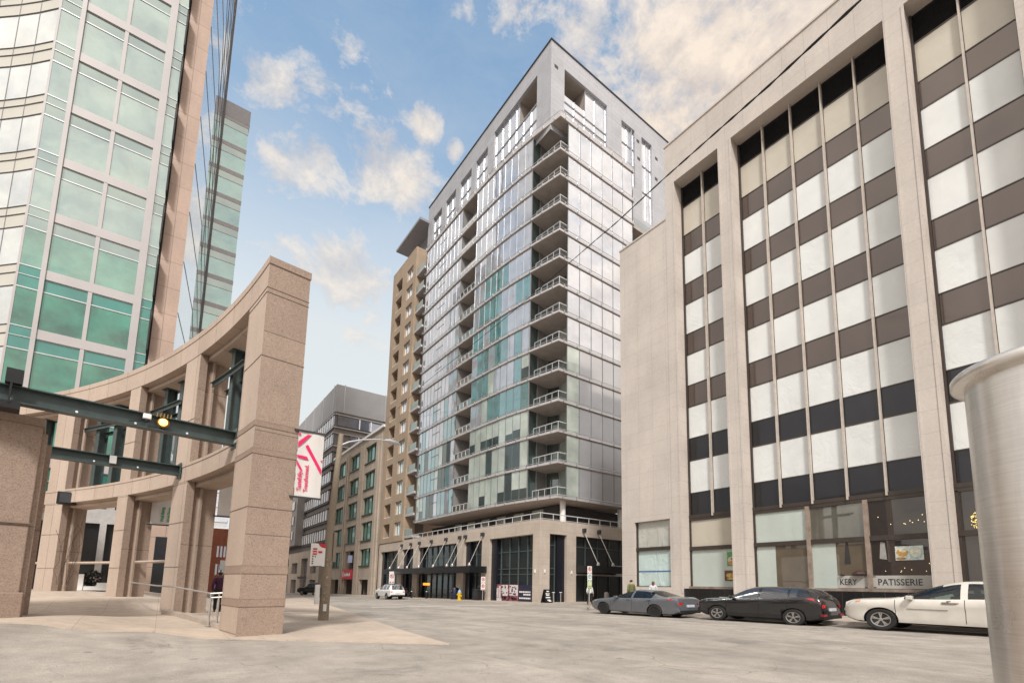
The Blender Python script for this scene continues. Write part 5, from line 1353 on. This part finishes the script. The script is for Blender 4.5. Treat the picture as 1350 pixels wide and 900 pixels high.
r5, bd, at_, bld_, sp_ = car('pickup_truck', 'black pickup truck standing side-on far down the street', TRK, 1.85, -1.75, .40, 1.0, car_paint('black_paint', (.01, .01, .01)), M_RIM, Wt,
    (21.3, 92, gzr(92)), (1, .86, 1.12), R(58), True, .38, True, bed=True, tails=[[(-2.6, 6.9), (-2.8, 6.9), (-2.85, 5.2), (-2.65, 5.2)]], heads=[[(2.5, 6.9), (2.78, 6.5), (2.78, 5.5), (2.45, 5.8)]], seams=(1.3, .1, -.75))
r6, bd, at_, bld_, sp_ = car('parked_car', 'small white hatchback half hidden behind the concrete lamp pole', HRV, 1.30, -1.31, .335, .885, car_paint('white_paint_car', (.7, .7, .7)), M_RIM, Wh,
    (23.2, 95.5, gzr(95.5)), (.95, 1.0, .95), R(8), False, .21, True, tails=[[(-1.85, 7.0), (-2.1, 6.6), (-2.14, 5.4), (-1.9, 5.2)]], heads=[[(1.95, 6.9), (2.1, 6.2), (2.08, 5.2), (1.7, 6.2)]])

# ------------------------------------------------------------------ people
def skin_mesh(name, joints, edges, radii, mat, parent, root=0, sub=2):
    me = bpy.data.meshes.new(name); me.from_pydata([tuple(j) for j in joints], edges, [])
    o = bpy.data.objects.new(name, me); COL.objects.link(o)
    sk = o.modifiers.new('skin', 'SKIN'); sk.use_smooth_shade = True
    for i, v in enumerate(me.skin_vertices[0].data if me.skin_vertices else []): pass
    bm = bmesh.new(); bm.from_mesh(me); lay = bm.verts.layers.skin.verify(); bm.verts.ensure_lookup_table()
    for i, v in enumerate(bm.verts):
        r_ = radii[i]; v[lay].radius = r_ if isinstance(r_, tuple) else (r_, r_); v[lay].use_root = (i == root)
    bm.to_mesh(me); bm.free()
    sd = o.modifiers.new('sub', 'SUBSURF'); sd.levels = sub; sd.render_levels = sub
    dg = bpy.context.evaluated_depsgraph_get(); m2 = bpy.data.meshes.new_from_object(o.evaluated_get(dg)); bpy.data.objects.remove(o)
    m2.materials.clear(); m2.materials.append(mat); m2.polygons.foreach_set('use_smooth', [True]*len(m2.polygons))
    r = bpy.data.objects.new(name, m2); COL.objects.link(r); r.parent = parent; return r
def person(label, loc, rz, h, shirt, legs, hair, skin, stride=.12, arms=(.05, -.05), long_hair=False, sleeve=True, lean=0.):
    """facing +Y in local space, standing height h; fwd/back leg swing 'stride'"""
    o = thing('person', label, 'person', loc, None, rz); k = h/1.75; o.scale = (k, k, k)
    s = stride
    J = [(0, 0, .95), (0, .01, 1.12), (0, .0, 1.32), (0, -.01, 1.47), (0, .01, 1.56), (0, .035, 1.66), (0, .03, 1.72),
         (.095, 0, .90), (.10, s*.55, .50), (.10, s, .085), (.105, s+.13, .03), (-.095, 0, .90), (-.10, -s*.35, .49), (-.10, -s-.05, .10), (-.105, -s+.08, .03),
         (.185, -.01, 1.42), (.235, arms[0]-.04, 1.16), (.235, arms[0]+.08, .93), (.225, arms[0]+.11, .84), (-.185, -.01, 1.42), (-.235, arms[1]-.04, 1.16), (-.235, arms[1]+.08, .93), (-.225, arms[1]+.11, .84)]
    J = [(x, y+lean*z, z) for x, y, z in J]
    Ed = [(0, 1), (1, 2), (2, 3), (3, 4), (4, 5), (5, 6), (0, 7), (7, 8), (8, 9), (9, 10), (0, 11), (11, 12), (12, 13), (13, 14), (3, 15), (15, 16), (16, 17), (17, 18), (3, 19), (19, 20), (20, 21), (21, 22)]
    Rr = [(.14, .10), (.125, .09), (.15, .10), (.09, .07), .055, .088, .07, .088, .058, .043, .035, .088, .058, .043, .035, .055, .045, .035, .03, .055, .045, .035, .03]
    skin_mesh('body', J, Ed, Rr, skin, o)
    # hands: palm with five short finger chains
    hv, he, hr_ = [], [], []
    for sx, a in ((1, 17), (-1, 21)):
        w = Vector(J[a+1]); b = len(hv)
        hv.append(w); hr_.append(.026); hv.append(w+Vector((0, .015, -.06))); hr_.append(.030); he.append((b, b+1))
        for f, (dy, L) in enumerate(((.03, .07), (.012, .085), (-.008, .08), (-.026, .06))):
            c = len(hv); hv.append(w+Vector((0, dy+.015, -.09))); hv.append(w+Vector((-sx*.012, dy+.022, -.09-L))); hr_ += [.010, .008]; he += [(b+1, c), (c, c+1)]
        c = len(hv); hv.append(w+Vector((-sx*.012, .05, -.05))); hv.append(w+Vector((-sx*.016, .062, -.095))); hr_ += [.011, .009]; he += [(b, c), (c, c+1)]
    skin_mesh('hand', hv, he, hr_, skin, o, 0, 1)
    T = [J[i] for i in (0, 1, 2, 3, 15, 16, 17, 19, 20, 21)]; T[0] = (T[0][0], T[0][1], T[0][2]-.06)
    Et = [(0, 1), (1, 2), (2, 3), (3, 4), (4, 5), (5, 6), (3, 7), (7, 8), (8, 9)]
    Rt = [(.185, .13), (.165, .118), (.185, .128), (.115, .085), .075, .064, .05, .075, .064, .05]
    if not sleeve: Et = [e for e in Et if e not in ((5, 6), (8, 9))]; idx = [0, 1, 2, 3, 4, 5, 7, 8]; mp = {v: i for i, v in enumerate(idx)}; T = [T[i] for i in idx]; Rt = [Rt[i] for i in idx]; Et = [(mp[a], mp[b]) for a, b in Et]
    skin_mesh('shirt', T, Et, Rt, shirt, o)
    L = [J[i] for i in (0, 7, 8, 9, 11, 12, 13)]; skin_mesh('trousers', L, [(0, 1), (1, 2), (2, 3), (0, 4), (4, 5), (5, 6)], [(.155, .115), .105, .076, .066, .105, .076, .066], legs, o)
    for a in (9, 13): skin_mesh('shoe', [J[a], J[a+1]], [(0, 1)], [.05, .042], M_BLACK, o, 0, 1)
    hx = Vector(J[5]); hv = [hx+Vector((0, -.03, -.05)), hx+Vector((0, -.028, .02)), hx+Vector((0, 0, .062))]; hrd = [.09, .112, .092]
    if long_hair: hv = [hx+Vector((0, -.07, -.26)), hx+Vector((0, -.06, -.12))]+hv[1:]; hrd = [.05, .085, .105, .085]
    skin_mesh('hair', hv, [(i, i+1) for i in range(len(hv)-1)], hrd, hair, o)
    # face: nose, eyes, mouth, ears
    t = MB(); c = hx
    t.face([c+Vector((-.012, .085, -.02)), c+Vector((.012, .085, -.02)), c+Vector((0, .112, -.018)), c+Vector((0, .09, .02))]); 
    for sx in (1, -1): t.box(c.x+sx*.085-.008, c.x+sx*.085+.008, c.y-.012, c.y+.015, c.z-.025, c.z+.03)
    q = t.build('face', skin, None); q.parent = o
    t = MB()
    for sx in (1, -1): t.box(sx*.032-.012, sx*.032+.012, c.y+.080, c.y+.088, c.z+.008, c.z+.02)
    t.box(-.024, .024, c.y+.078, c.y+.086, c.z-.048, c.z-.04)
    q = t.build('face_feature', M_DARK, None); q.parent = o
    return o
SKA, SKB = plain('skin_light', (.42, .25, .18), .6, var=.05), plain('skin_dark', (.13, .07, .05), .6, var=.05)
def cloth(n, c): return plain('cloth_'+n, c, .9, var=.14, vscale=7)
HB = plain('hair_dark', (.018, .012, .009), .6)
person('person in a loose white shirt and dark trousers walking past the parking sign', (28.9, 30.3, SLOPE*30.3-.02), R(-70), 1.80, cloth('white', (.72, .71, .73)), cloth('dark', (.025, .025, .03)), plain('hair_brown', (.07, .035, .02), .6), SKA, .2)
person('person with short dark hair in an olive shirt standing behind the grey saloon', (22.9, 20.35, SLOPE*20.35+.13), R(-25), 1.78, cloth('olive', (.13, .135, .05)), cloth('navy', (.03, .035, .06)), HB, SKA, .06)
person('person with long reddish hair in a pale top behind the grey saloon', (23.2, 18.9, SLOPE*18.9+.13), R(-55), 1.68, cloth('pale', (.55, .54, .56)), cloth('navy', (.03, .035, .06)), plain('hair_auburn', (.13, .035, .02), .6), SKA, .05, long_hair=True)
person('person in a plum jacket and black trousers walking away past the handrail', (1.95, 24.2, hz(1.95, 24.2)+.02), R(-4), 1.66, cloth('plum', (.07, .022, .06)), cloth('black', (.015, .015, .017)), HB, SKB, .16)

# ------------------------------------------------------------------ street furniture
def lamp_pole():
    o = thing('street_lamp', 'tapered concrete street lamp with a long curved arm reaching over the road', 'street lamp', (5.28, 20.8, hz(5.28, 20.8)))
    t = MB(); t.tube([(5.25, 20.8, -.4), (5.28, 20.8, 3.5), (5.46, 20.8, 7.45)], [.20, .145, .10], 12)
    t.build('pole', stone('pole_concrete', (.31, .255, .19), (.32, .26, .2), 'XY', 9, 9, 0, 0, 1, .25, .85, .2), o, True)
    t = MB(); t.tube([(5.47, 20.75, 6.98), (5.8, 20.75, 7.18), (6.3, 20.75, 7.36), (6.9, 20.75, 7.5), (7.35, 20.75, 7.54)], .035, 8); t.tube([(5.47, 20.8, 6.8), (5.47, 20.75, 7.02)], .07, 8); t.build('arm', M_ALU, o, True)
    t = MB(); t.tube([(7.3, 20.75, 7.54), (7.5, 20.75, 7.55), (7.9, 20.75, 7.5), (8.0, 20.75, 7.48)], [.05, .1, .09, .03], 10); t.build('lamp_head', M_ALU, o, True)
    t = MB(); t.box(4.86, 5.02, 20.66, 20.82, .42, 1.18); t.build('control_box', M_WHITE, o, bevel=.015)
    t = MB(); t.box(5.16, 5.28, 20.55, 20.6, .15, .42); t.build('cover_plate', M_WHITE, o)
    for k in range(14): 
        t = MB(); z = random.uniform(.4, 2.2); x = random.uniform(5.15, 5.35); t.box(x, x+random.uniform(.02, .08), 20.57, 20.63, z, z+random.uniform(.02, .08))
        t.build('paper_scrap', plain('torn_paper', (.45, .36, .28), .9, var=.4, vscale=12), o)
    t = MB(); t.box(5.42, 5.54, 20.68, 20.8, 2.1, 3.3); t.build('cable_cover', plain('pole_grey', (.28, .24, .2), .8), o)
lamp_pole()
sg = thing('street_sign', 'white sign with a red corner and coloured symbol rows, on the lamp pole', 'sign', (4.85, 20.6, 1.9))
t = MB(); t.box(4.56, 5.1, 20.58, 20.61, 1.9, 2.8); t.build('panel', M_WHITE, sg)
RS = plain('sign_red', (.6, .02, .04)); 
t = MB(); t.face([(4.82, 20.575, 2.8), (4.88, 20.575, 2.7), (4.98, 20.575, 2.64), (5.1, 20.575, 2.62), (5.1, 20.575, 2.8)]); t.build('red_corner', RS, sg, fix=False)
t = MB()
for k, z in enumerate((2.55, 2.45, 2.35)):
    t.box(4.63, 4.79, 20.568, 20.58, z, z+.06)
t.box(4.84, 4.98, 20.568, 20.58, 2.42, 2.5); t.build('red_symbol', RS, sg)
t = MB()
for z in (2.26, 2.16, 2.07, 1.98): t.box(4.62, 4.67, 20.568, 20.58, z, z+.05)
t.box(4.72, 4.75, 20.568, 20.58, 2.25, 2.31); t.box(4.66, 5.0, 20.568, 20.58, 1.88, 1.91); t.build('black_symbol', M_INK, sg)

def parking_sign(label, x, y, panels, zt, h=.5, w=.36, base=None, pole=M_STEEL, ztop=None):
    g_ = base if base is not None else SLOPE*y+.13
    o = thing('parking_sign', label, 'sign', (x, y, g_))
    t = MB(); t.tube([(x, y+.03, g_-.1), (x, y+.03, (ztop or zt))], .035, 8); t.build('pole', pole, o, True)
    z = zt
    for kind in panels:
        hh = h
        t = MB(); t.box(x-w/2, x+w/2, y-.02, y, z-hh, z-.01); pn = t.build('panel', M_WHITE if kind != 'lime' else plain('lime_panel', (.55, .62, .42), .5), o, bevel=.01)
        c = {'no': plain('sign_red', (.6, .02, .04)), 'green': plain('sign_green', (.02, .32, .25), .5), 'lime': plain('sign_lime', (.30, .42, .10), .5)}[kind]
        t = MB()
        if kind != 'lime':
            n = 20; r0, r1 = w*.26, w*.36; cz = z-hh*.40
            for k in range(n):
                a, b = 2*PI*k/n, 2*PI*(k+1)/n
                t.face([(x+r0*math.cos(a), y-.024, cz+r0*math.sin(a)), (x+r1*math.cos(a), y-.024, cz+r1*math.sin(a)), (x+r1*math.cos(b), y-.024, cz+r1*math.sin(b)), (x+r0*math.cos(b), y-.024, cz+r0*math.sin(b))])
            if kind == 'no': t.face([(x-r1*.75, y-.025, cz+r1*.62), (x-r1*.6, y-.025, cz+r1*.77), (x+r1*.75, y-.025, cz-r1*.62), (x+r1*.6, y-.025, cz-r1*.77)])
        else: t.box(x-w*.4, x+w*.4, y-.026, y-.02, z-hh*.75, z-hh*.55)
        t.build('symbol', c, pn, fix=False)
        if kind != 'lime': text_part('lettering', 'P', w*.55, M_INK if kind == 'no' else c, pn, (x-w*.17, y-.0235, z-hh*.40-w*.2), (1, 0, 0), (0, 0, 1), .001, bold=.004)
        t = MB(); t.box(x-w*.38, x-w*.1, y-.025, y-.02, z-hh*.93, z-hh*.85); t.box(x+w*.1, x+w*.38, y-.025, y-.02, z-hh*.93, z-hh*.85); t.build('small_print', M_INK if kind != 'no' else c, pn)
        z -= hh
    return o
parking_sign('tall triple parking sign of red, green and lime panels beside the grey saloon', 21.0, 22.05, ['no', 'green', 'lime'], 2.48, .47, .37, base=SLOPE*22)
parking_sign('single red-ringed parking sign before the corner shopfront', 23.85, 39.4, ['no', 'no'], 1.95, .62, .46)
parking_sign('distant red-ringed parking sign above the white off-road estate', 24.3, 63.5, ['no'], 2.75, 1.6, .75)
hy = thing('fire_hydrant', 'yellow fire hydrant with blue and white bonnet on the far pavement', 'hydrant', (23.7, 43.6, SLOPE*43.6+.13)); z = SLOPE*43.6+.13; k = 1.5
t = MB(); t.lathe((23.7, 43.6, z), [(.17*k, 0), (.17*k, .06*k), (.12*k, .08*k), (.11*k, .42*k), (.14*k, .44*k), (.14*k, .5*k)], 14)
t.lathe((23.53, 43.6, z+.38*k), [(.06*k, -.10), (.06*k, .3), (.075*k, .3), (.075*k, .34)], 10, axis='X'); t.lathe((23.7, 43.4, z+.3*k), [(.07*k, -.12), (.07*k, .2)], 10, axis='Y'); t.build('barrel', plain('hydrant_yellow', (.62, .42, .015), .5), hy, True)
t = MB(); t.lathe((23.7, 43.6, z+.5*k), [(.13*k, 0), (.12*k, .09*k), (.07*k, .17*k), (.035*k, .18*k), (.035*k, .24*k)], 14); t.build('bonnet', plain('hydrant_blue', (.25, .35, .52), .5), hy, True)
for i, (x, y, lab) in enumerate(((24.3, 56.8, 'black bollard nearest the white off-road estate'), (24.6, 53.2, 'black bollard between the two middle canopy rods'))):
    z = SLOPE*y+.13; b = thing('bollard', lab, 'bollard', (x, y, z), 'bollards by the podium')
    t = MB(); t.lathe((x, y, z), [(.13, 0), (.13, .05), (.085, .07), (.085, .85), (.1, .88), (.1, .95), (.05, 1.02)], 12); t.build('post', M_BLACK, b, True)
    t = MB(); t.lathe((x, y, z), [(.088, .76), (.088, .84)], 12); t.build('band', M_WHITE, b)
bn = thing('waste_bin', 'square black bin against the pier by the canopy end', 'bin', (25.9, 43.9, SLOPE*43.9+.13)); z = SLOPE*43.9+.13
t = MB(); t.box(25.55, 26.35, 43.2, 44.3, z, z+1.05); t.build('body', M_BLACK, bn, bevel=.04)
t = MB(); t.box(25.5, 26.4, 43.15, 44.35, z+1.05, z+1.14); t.build('lid', M_DARK, bn, bevel=.02)
bn = thing('waste_bin', 'rounded navy bin right behind the yellow hydrant', 'bin', (25.6, 48.2, SLOPE*48.2+.13)); z = SLOPE*48.2+.13
t = MB(); t.lathe((25.6, 48.2, z), [(.42, 0), (.45, .1), (.45, 1.05), (.36, 1.25), (.1, 1.32)], 16); t.build('body', plain('navy_metal', (.012, .016, .04), .4), bn, True)
t = MB(); t.box(25.12, 25.2, 47.95, 48.4, z+.8, z+1.0); t.build('slot', M_BLACK, bn)
mc = thing('parked_motorcycle', 'black motorcycle parked under the canopy between two piers', 'motorcycle', (25.9, 62.4, SLOPE*62.4+.13)); z = SLOPE*62.4+.13
for y in (61.5, 63.1):
    t = MB(); n = 20
    t.lathe((25.9, y, z+.36), [(.24, -.05), (.36, -.05), (.38, 0), (.36, .05), (.24, .05)], 20, axis='X'); w = t.build('wheel', M_TYRE, mc, True)
    t = MB(); t.lathe((25.9, y, z+.36), [(.25, -.03), (.25, .03)], 16, axis='X'); t.build('rim', M_RIM, w)
t = MB(); t.tube([(25.9, 61.5, z+.36), (25.9, 61.9, z+.62), (25.9, 62.5, z+.78), (25.9, 62.9, z+.62), (25.9, 63.1, z+.36)], [.07, .14, .17, .16, .06], 8); t.tube([(25.9, 61.6, z+.8), (25.9, 62.2, z+.84)], [.14, .12], 8); t.build('frame', M_BLACK, mc, True)
t = MB(); t.tube([(25.55, 62.75, z+1.12), (25.9, 62.85, z+1.05), (26.25, 62.75, z+1.12)], .03, 6); t.tube([(25.9, 62.85, z+1.05), (25.9, 63.1, z+.36)], .05, 6); t.build('handlebar', M_STEEL, mc)
t = MB(); t.lathe((25.9, 62.98, z+.92), [(.05, -.08), (.11, .0), (.11, .05)], 12, axis='Y'); t.build('headlight', M_HEAD, mc, True)
af = thing('a_frame_sign', 'black A-frame chalkboard with white writing by the podium corner', 'sign', (26.6, 33.35, SLOPE*33.3+.13)); z = SLOPE*33.3+.13
t = MB(); t.face([(26.2, 33.0, z), (27.05, 33.0, z), (27.0, 33.28, z+1.12), (26.25, 33.28, z+1.12)]); t.face([(26.2, 33.65, z), (27.05, 33.65, z), (27.0, 33.32, z+1.12), (26.25, 33.32, z+1.12)]); t.box(26.24, 27.01, 33.27, 33.33, z+1.1, z+1.15)
o = t.build('board', M_BLACK, af, fix=False)
t = MB()
for k, (zz_, a, b) in enumerate(((.98, .32, .6), (.78, .2, .42), (.78, .5, .62), (.66, .22, .58), (.46, .15, .65), (.24, .3, .62), (.16, .42, .7))):
    y = 33.0+.28*zz_/1.12-.012; t.face([(26.2+a, y, z+zz_-.05), (26.2+b, y, z+zz_-.05), (26.2+b, y+.01, z+zz_+.05), (26.2+a, y+.01, z+zz_+.05)])
t.build('chalk_writing', M_WHITE, o, fix=False)
for i, x in enumerate((28.1, 28.95)):
    b = thing('stanchion', ('left short steel stanchion in the corner bay of the podium', 'right short steel stanchion in the corner bay of the podium')[i], 'post', (x, 34.2, SLOPE*34.2+.13), 'short stanchions at the podium corner')
    zz_ = SLOPE*34.2+.13; t = MB(); t.tube([(x, 34.2, zz_), (x, 34.2, zz_+.85)], .05, 8); t.build('post', M_STEEL, b, True)
    t = MB(); t.lathe((x, 34.2, zz_+.85), [(.13, 0), (.13, .06)], 12); t.build('cap', M_WHITE, b)
bp = MB(); bp.lathe((31.6, 31.0, SLOPE*31-.02), [(.22, 0), (.22, .95), (.15, 1.08), (.0, 1.1)], 14); tag(bp.build('bollard', plain('concrete_post', (.22, .2, .18), .8), None, True), 'stout grey concrete bollard before the dark entrance doors', 'bollard')

# overhead service cable, loosely twisted
pts = [(12.8, 2.27, 16.35), (13.77, 3.73, 17.32), (15.36, 7.0, 18.8), (16.34, 9.84, 19.73), (17.13, 12.89, 20.41), (17.89, 16.73, 20.89), (18.27, 19.01, 21.2), (18.63, 21.54, 21.45), (19.76, 30.53, 22.2), (20.64, 37.96, 22.92), (22.22, 51.0, 24.3), (26.45, 75.2, 27.2)]
dense = []
for a, b in zip(pts, pts[1:]):
    for i in range(8): dense.append(Vector(a).lerp(Vector(b), i/8))
dense.append(Vector(pts[-1])); t = MB()
for ph in (0, PI):
    q = [(p.x+.022*math.cos(i*1.3+ph), p.y, p.z+.022*math.sin(i*1.3+ph)) for i, p in enumerate(dense)]; t.tube(q, [max(.012, .028-.0003*i) for i in range(len(q))], 6)
tag(t.build('overhead_cable', plain('cable_black', (.02, .018, .017), .7), None, True), 'twisted black overhead cable strung across the street', 'cable')

# brushed steel cylinder close to the viewpoint
def brushed():
    m, nt, b = newmat('brushed_steel'); p = pos(nt)
    br = noise(nt, scaled(nt, p, (1.5, 1.5, 60)), 4, 5, .6)
    sm = noise(nt, p, 3, 5, .6); dr = noise(nt, scaled(nt, p, (6, 6, .8)), 2.5, 4, .6)
    c = mixc(nt, ramp(nt, br, [(.3, 0.), (.7, 1.)]), (.74, .705, .66), (.86, .825, .78))
    c = mixc(nt, 1, c, ramp(nt, sm, [(.3, .92), (.6, 1.03)]), 'MULTIPLY'); c = mixc(nt, 1, c, ramp(nt, dr, [(.30, .86), (.52, 1.0)]), 'MULTIPLY')
    sc = nt.nodes.new('ShaderNodeTexVoronoi'); sc.feature = 'DISTANCE_TO_EDGE'; sc.inputs['Scale'].default_value = 5; nt.links.new(scaled(nt, p, (1, 1, .5)), sc.inputs['Vector'])
    scr = math_n(nt, 'MULTIPLY', ramp(nt, sc.outputs['Distance'], [(0, 1.), (.004, 0.)]), ramp(nt, noise(nt, p, 4, 3), [(.6, 0.), (.68, .45)]))
    c = mixc(nt, scr, c, (.8, .74, .68))
    nt.links.new(c, b.inputs['Base Color']); b.inputs['Metallic'].default_value = .85
    nt.links.new(ramp(nt, sm, [(.3, .27), (.7, .36)]), b.inputs['Roughness']); bump(nt, b, br, .06, .002); return m
MBRU = brushed()
cy = thing('steel_cylinder', 'tall brushed steel cylinder with a rolled rim, close by at the right edge', 'cylinder', (1.994, .157, 0))
cc = (1.994, .157, 0)
t = MB(); t.lathe(cc, [(.193, -.3), (.193, .62), (.197, .63), (.197, .66), (.193, .67), (.193, 1.94)], 72); t.build('shell', MBRU, cy, True)
t = MB(); t.lathe(cc, [(.19, 1.935), (.220, 1.935), (.226, 1.941), (.226, 1.962), (.220, 1.968), (.205, 1.970), (.0, 1.972)], 72); t.build('rim', MBRU, cy, True, 50)
t = MB()
for a in range(12):
    th = PI*.2+2*PI*a/12; t.lathe((cc[0]+.194*math.cos(th), cc[1]+.194*math.sin(th), .60), [(.0, -.004), (.009, 0), (0, .004)], 6)
for dz in (0, .022, .044): t.lathe((cc[0]-.1938, cc[1]-.012, 1.80+dz), [(.0, -.006), (.005, 0), (0, .006)], 6)
t.build('rivet', M_STEEL, cy)

# ------------------------------------------------------------------ sky, sun, camera
SUN_EL, SUN_AZ = 46, 214           # azimuth clockwise from +Y: light comes from behind and to the left
w = bpy.data.worlds.new('World'); S.world = w; w.use_nodes = True
nt = w.node_tree; bg = nt.nodes['Background']
sky = nt.nodes.new('ShaderNodeTexSky'); sky.sky_type = 'NISHITA'; sky.sun_disc = False
sky.sun_elevation = R(SUN_EL); sky.sun_rotation = R(SUN_AZ); sky.air_density = 1.0; sky.dust_density = .6; sky.ozone_density = 1.6
tc = nt.nodes.new('ShaderNodeTexCoord'); D_ = tc.outputs['Generated']
sep = nt.nodes.new('ShaderNodeSeparateXYZ'); nt.links.new(D_, sep.inputs[0])
# cloud banks: soft lobes round fixed compass directions, broken up by turbulence
CL = [((.103, .769, .631), .062, 1.0), ((.13, .755, .642), .04, .9), ((.247, .71, .659), .07, 1.05), ((.225, .725, .65), .05, .9), ((.20, .83, .52), .085, .85), ((.12, .85, .52), .06, .75), ((.258, .651, .714), .036, .95), ((.314, .644, .698), .024, .8), ((.054, .717, .695), .05, .7), ((.137, .639, .757), .038, .65),
      ((.525, .33, .79), .17, 1.1), ((.60, .27, .75), .22, 1.2), ((.55, .418, .725), .11, 1.0), ((.328, .48, .815), .06, .8), ((.43, .41, .803), .09, .8), ((.25, .853, .459), .07, .5), ((.257, .54, .80), .035, .6),
      ((-.5, -.5, .7), 1.0, 1.3), ((.6, -.6, .5), .9, 1.2), ((0, -.9, .4), 1.0, 1.3), ((-.9, .2, .4), .7, 2.2), ((-.47, .70, .54), .34, 2.2), ((-.75, .55, .36), .5, 2.2), ((-.7, .3, .65), .5, 2.2)]
acc = None
wv = nt.nodes.new('ShaderNodeTexNoise'); wv.inputs['Scale'].default_value = 7; wv.inputs['Detail'].default_value = 4; nt.links.new(D_, wv.inputs['Vector'])
off = nt.nodes.new('ShaderNodeVectorMath'); off.operation = 'MULTIPLY_ADD'; nt.links.new(wv.outputs['Color'], off.inputs[0]); off.inputs[1].default_value = (.07, .07, .07); off.inputs[2].default_value = (-.035, -.035, -.035)
ad = nt.nodes.new('ShaderNodeVectorMath'); ad.operation = 'ADD'; nt.links.new(D_, ad.inputs[0]); nt.links.new(off.outputs[0], ad.inputs[1])
sq = nt.nodes.new('ShaderNodeVectorMath'); sq.operation = 'MULTIPLY'; nt.links.new(ad.outputs[0], sq.inputs[0]); sq.inputs[1].default_value = (1, 1, 1.35)
for d, r_, s_ in CL:
    dn = nt.nodes.new('ShaderNodeVectorMath'); dn.operation = 'DISTANCE'; nt.links.new(sq.outputs[0], dn.inputs[0]); dn.inputs[1].default_value = (d[0], d[1], d[2]*1.35)
    mr = nt.nodes.new('ShaderNodeMapRange'); mr.interpolation_type = 'SMOOTHSTEP'; nt.links.new(dn.outputs['Value'], mr.inputs['Value'])
    mr.inputs['From Min'].default_value = r_*1.5; mr.inputs['From Max'].default_value = r_*.2; mr.inputs['To Max'].default_value = s_
    acc = mr.outputs[0] if acc is None else math_n(nt, 'MAXIMUM', acc, mr.outputs[0])
n1_ = noise(nt, sq.outputs[0], 11, 10, .66); n2_ = noise(nt, sq.outputs[0], 3.2, 5, .6)
den = math_n(nt, 'ADD', acc, math_n(nt, 'MULTIPLY', math_n(nt, 'SUBTRACT', n1_, .5), 2.6))
den = math_n(nt, 'ADD', den, math_n(nt, 'MULTIPLY', math_n(nt, 'SUBTRACT', n2_, .5), 1.1))
cover = ramp(nt, den, [(.34, 0.), (.62, .62), (1.05, 1.)])
haze_ = ramp(nt, sep.outputs[2], [(.26, 1.), (.45, .93), (.57, .62), (.68, .30), (.85, .12)])
up = nt.nodes.new('ShaderNodeVectorMath'); up.operation = 'ADD'; nt.links.new(sq.outputs[0], up.inputs[0]); up.inputs[1].default_value = (-.012, -.012, .03)
lit = math_n(nt, 'ADD', math_n(nt, 'MULTIPLY', math_n(nt, 'SUBTRACT', n1_, noise(nt, up.outputs[0], 11, 10, .66)), 2.6), .55)
shade = ramp(nt, lit, [(.1, 0.), (.9, 1.)])
cwarm = mixc(nt, shade, (3.0, 2.88, 2.90), (4.35, 4.02, 3.66))
gl = nt.nodes.new('ShaderNodeVectorMath'); gl.operation = 'DOT_PRODUCT'; nt.links.new(D_, gl.inputs[0]); gl.inputs[1].default_value = (math.sin(R(SUN_AZ))*math.cos(R(SUN_EL)), math.cos(R(SUN_AZ))*math.cos(R(SUN_EL)), math.sin(R(SUN_EL)))
cwarm = mixc(nt, 1, cwarm, ramp(nt, gl.outputs['Value'], [(.15, 1.), (.9, 1.9)]), 'MULTIPLY')   # cloud is brighter round the veiled sun
skc = mixc(nt, 1, sky.outputs[0], (.80, 1.22, 1.24), 'MULTIPLY')
veil = math_n(nt, 'MULTIPLY', ramp(nt, noise(nt, scaled(nt, sq.outputs[0], (1, 1, 2.4)), 2.6, 9, .68), [(.42, 0.), (.75, 1.)]), .24)
skc = mixc(nt, veil, skc, (3.6, 3.62, 3.66))
c = mixc(nt, haze_, skc, (3.85, 4.05, 4.1))
cwarm = mixc(nt, 1, cwarm, ramp(nt, sep.outputs[0], [(.30, (1, 1, 1)), (.60, (1.10, 1.02, .94))]), 'MULTIPLY')      # peach on the brighter bank
c = mixc(nt, cover, c, cwarm)
nt.links.new(c, bg.inputs['Color']); bg.inputs['Strength'].default_value = .115
sl = bpy.data.lights.new('sun', 'SUN'); sl.energy = 2.0; sl.angle = R(9); sl.color = (1, .965, .92)
so = bpy.data.objects.new('sun', sl); COL.objects.link(so)
az = R(SUN_AZ); el = R(SUN_EL); sd = Vector((math.sin(az)*math.cos(el), math.cos(az)*math.cos(el), math.sin(el)))
so.rotation_euler = sd.to_track_quat('Z', 'Y').to_euler(); so.location = (0, -20, 60)

cam = bpy.data.cameras.new('camera'); co = bpy.data.objects.new('camera', cam); COL.objects.link(co); S.camera = co
yaw, tilt, roll = R(37.66283), R(7.37207), R(.78978)
f = Vector((math.sin(yaw)*math.cos(tilt), math.cos(yaw)*math.cos(tilt), math.sin(tilt))); r = Vector((math.cos(yaw), -math.sin(yaw), 0)); u = r.cross(f)
r2_ = r*math.cos(roll)+u*math.sin(roll); u2_ = -r*math.sin(roll)+u*math.cos(roll)
co.matrix_world = Matrix(((r2_.x, u2_.x, -f.x, 0), (r2_.y, u2_.y, -f.y, 0), (r2_.z, u2_.z, -f.z, 1.314), (0, 0, 0, 1)))
cam.sensor_width = 36; cam.lens = 640.07/1350*36
cam.shift_x = (675-711.25)/1350; cam.shift_y = (686.88-450)/1350
cam.clip_start = .1; cam.clip_end = 4000
S.view_settings.view_transform = 'Standard'; S.view_settings.look = 'None'; S.view_settings.exposure = .84; S.view_settings.gamma = 1; S.view_settings.use_curve_mapping = False
S.cycles.use_denoising = True; S.cycles.max_bounces = 6; S.cycles.glossy_bounces = 4; S.cycles.diffuse_bounces = 3
S.cycles.sample_clamp_indirect = 6
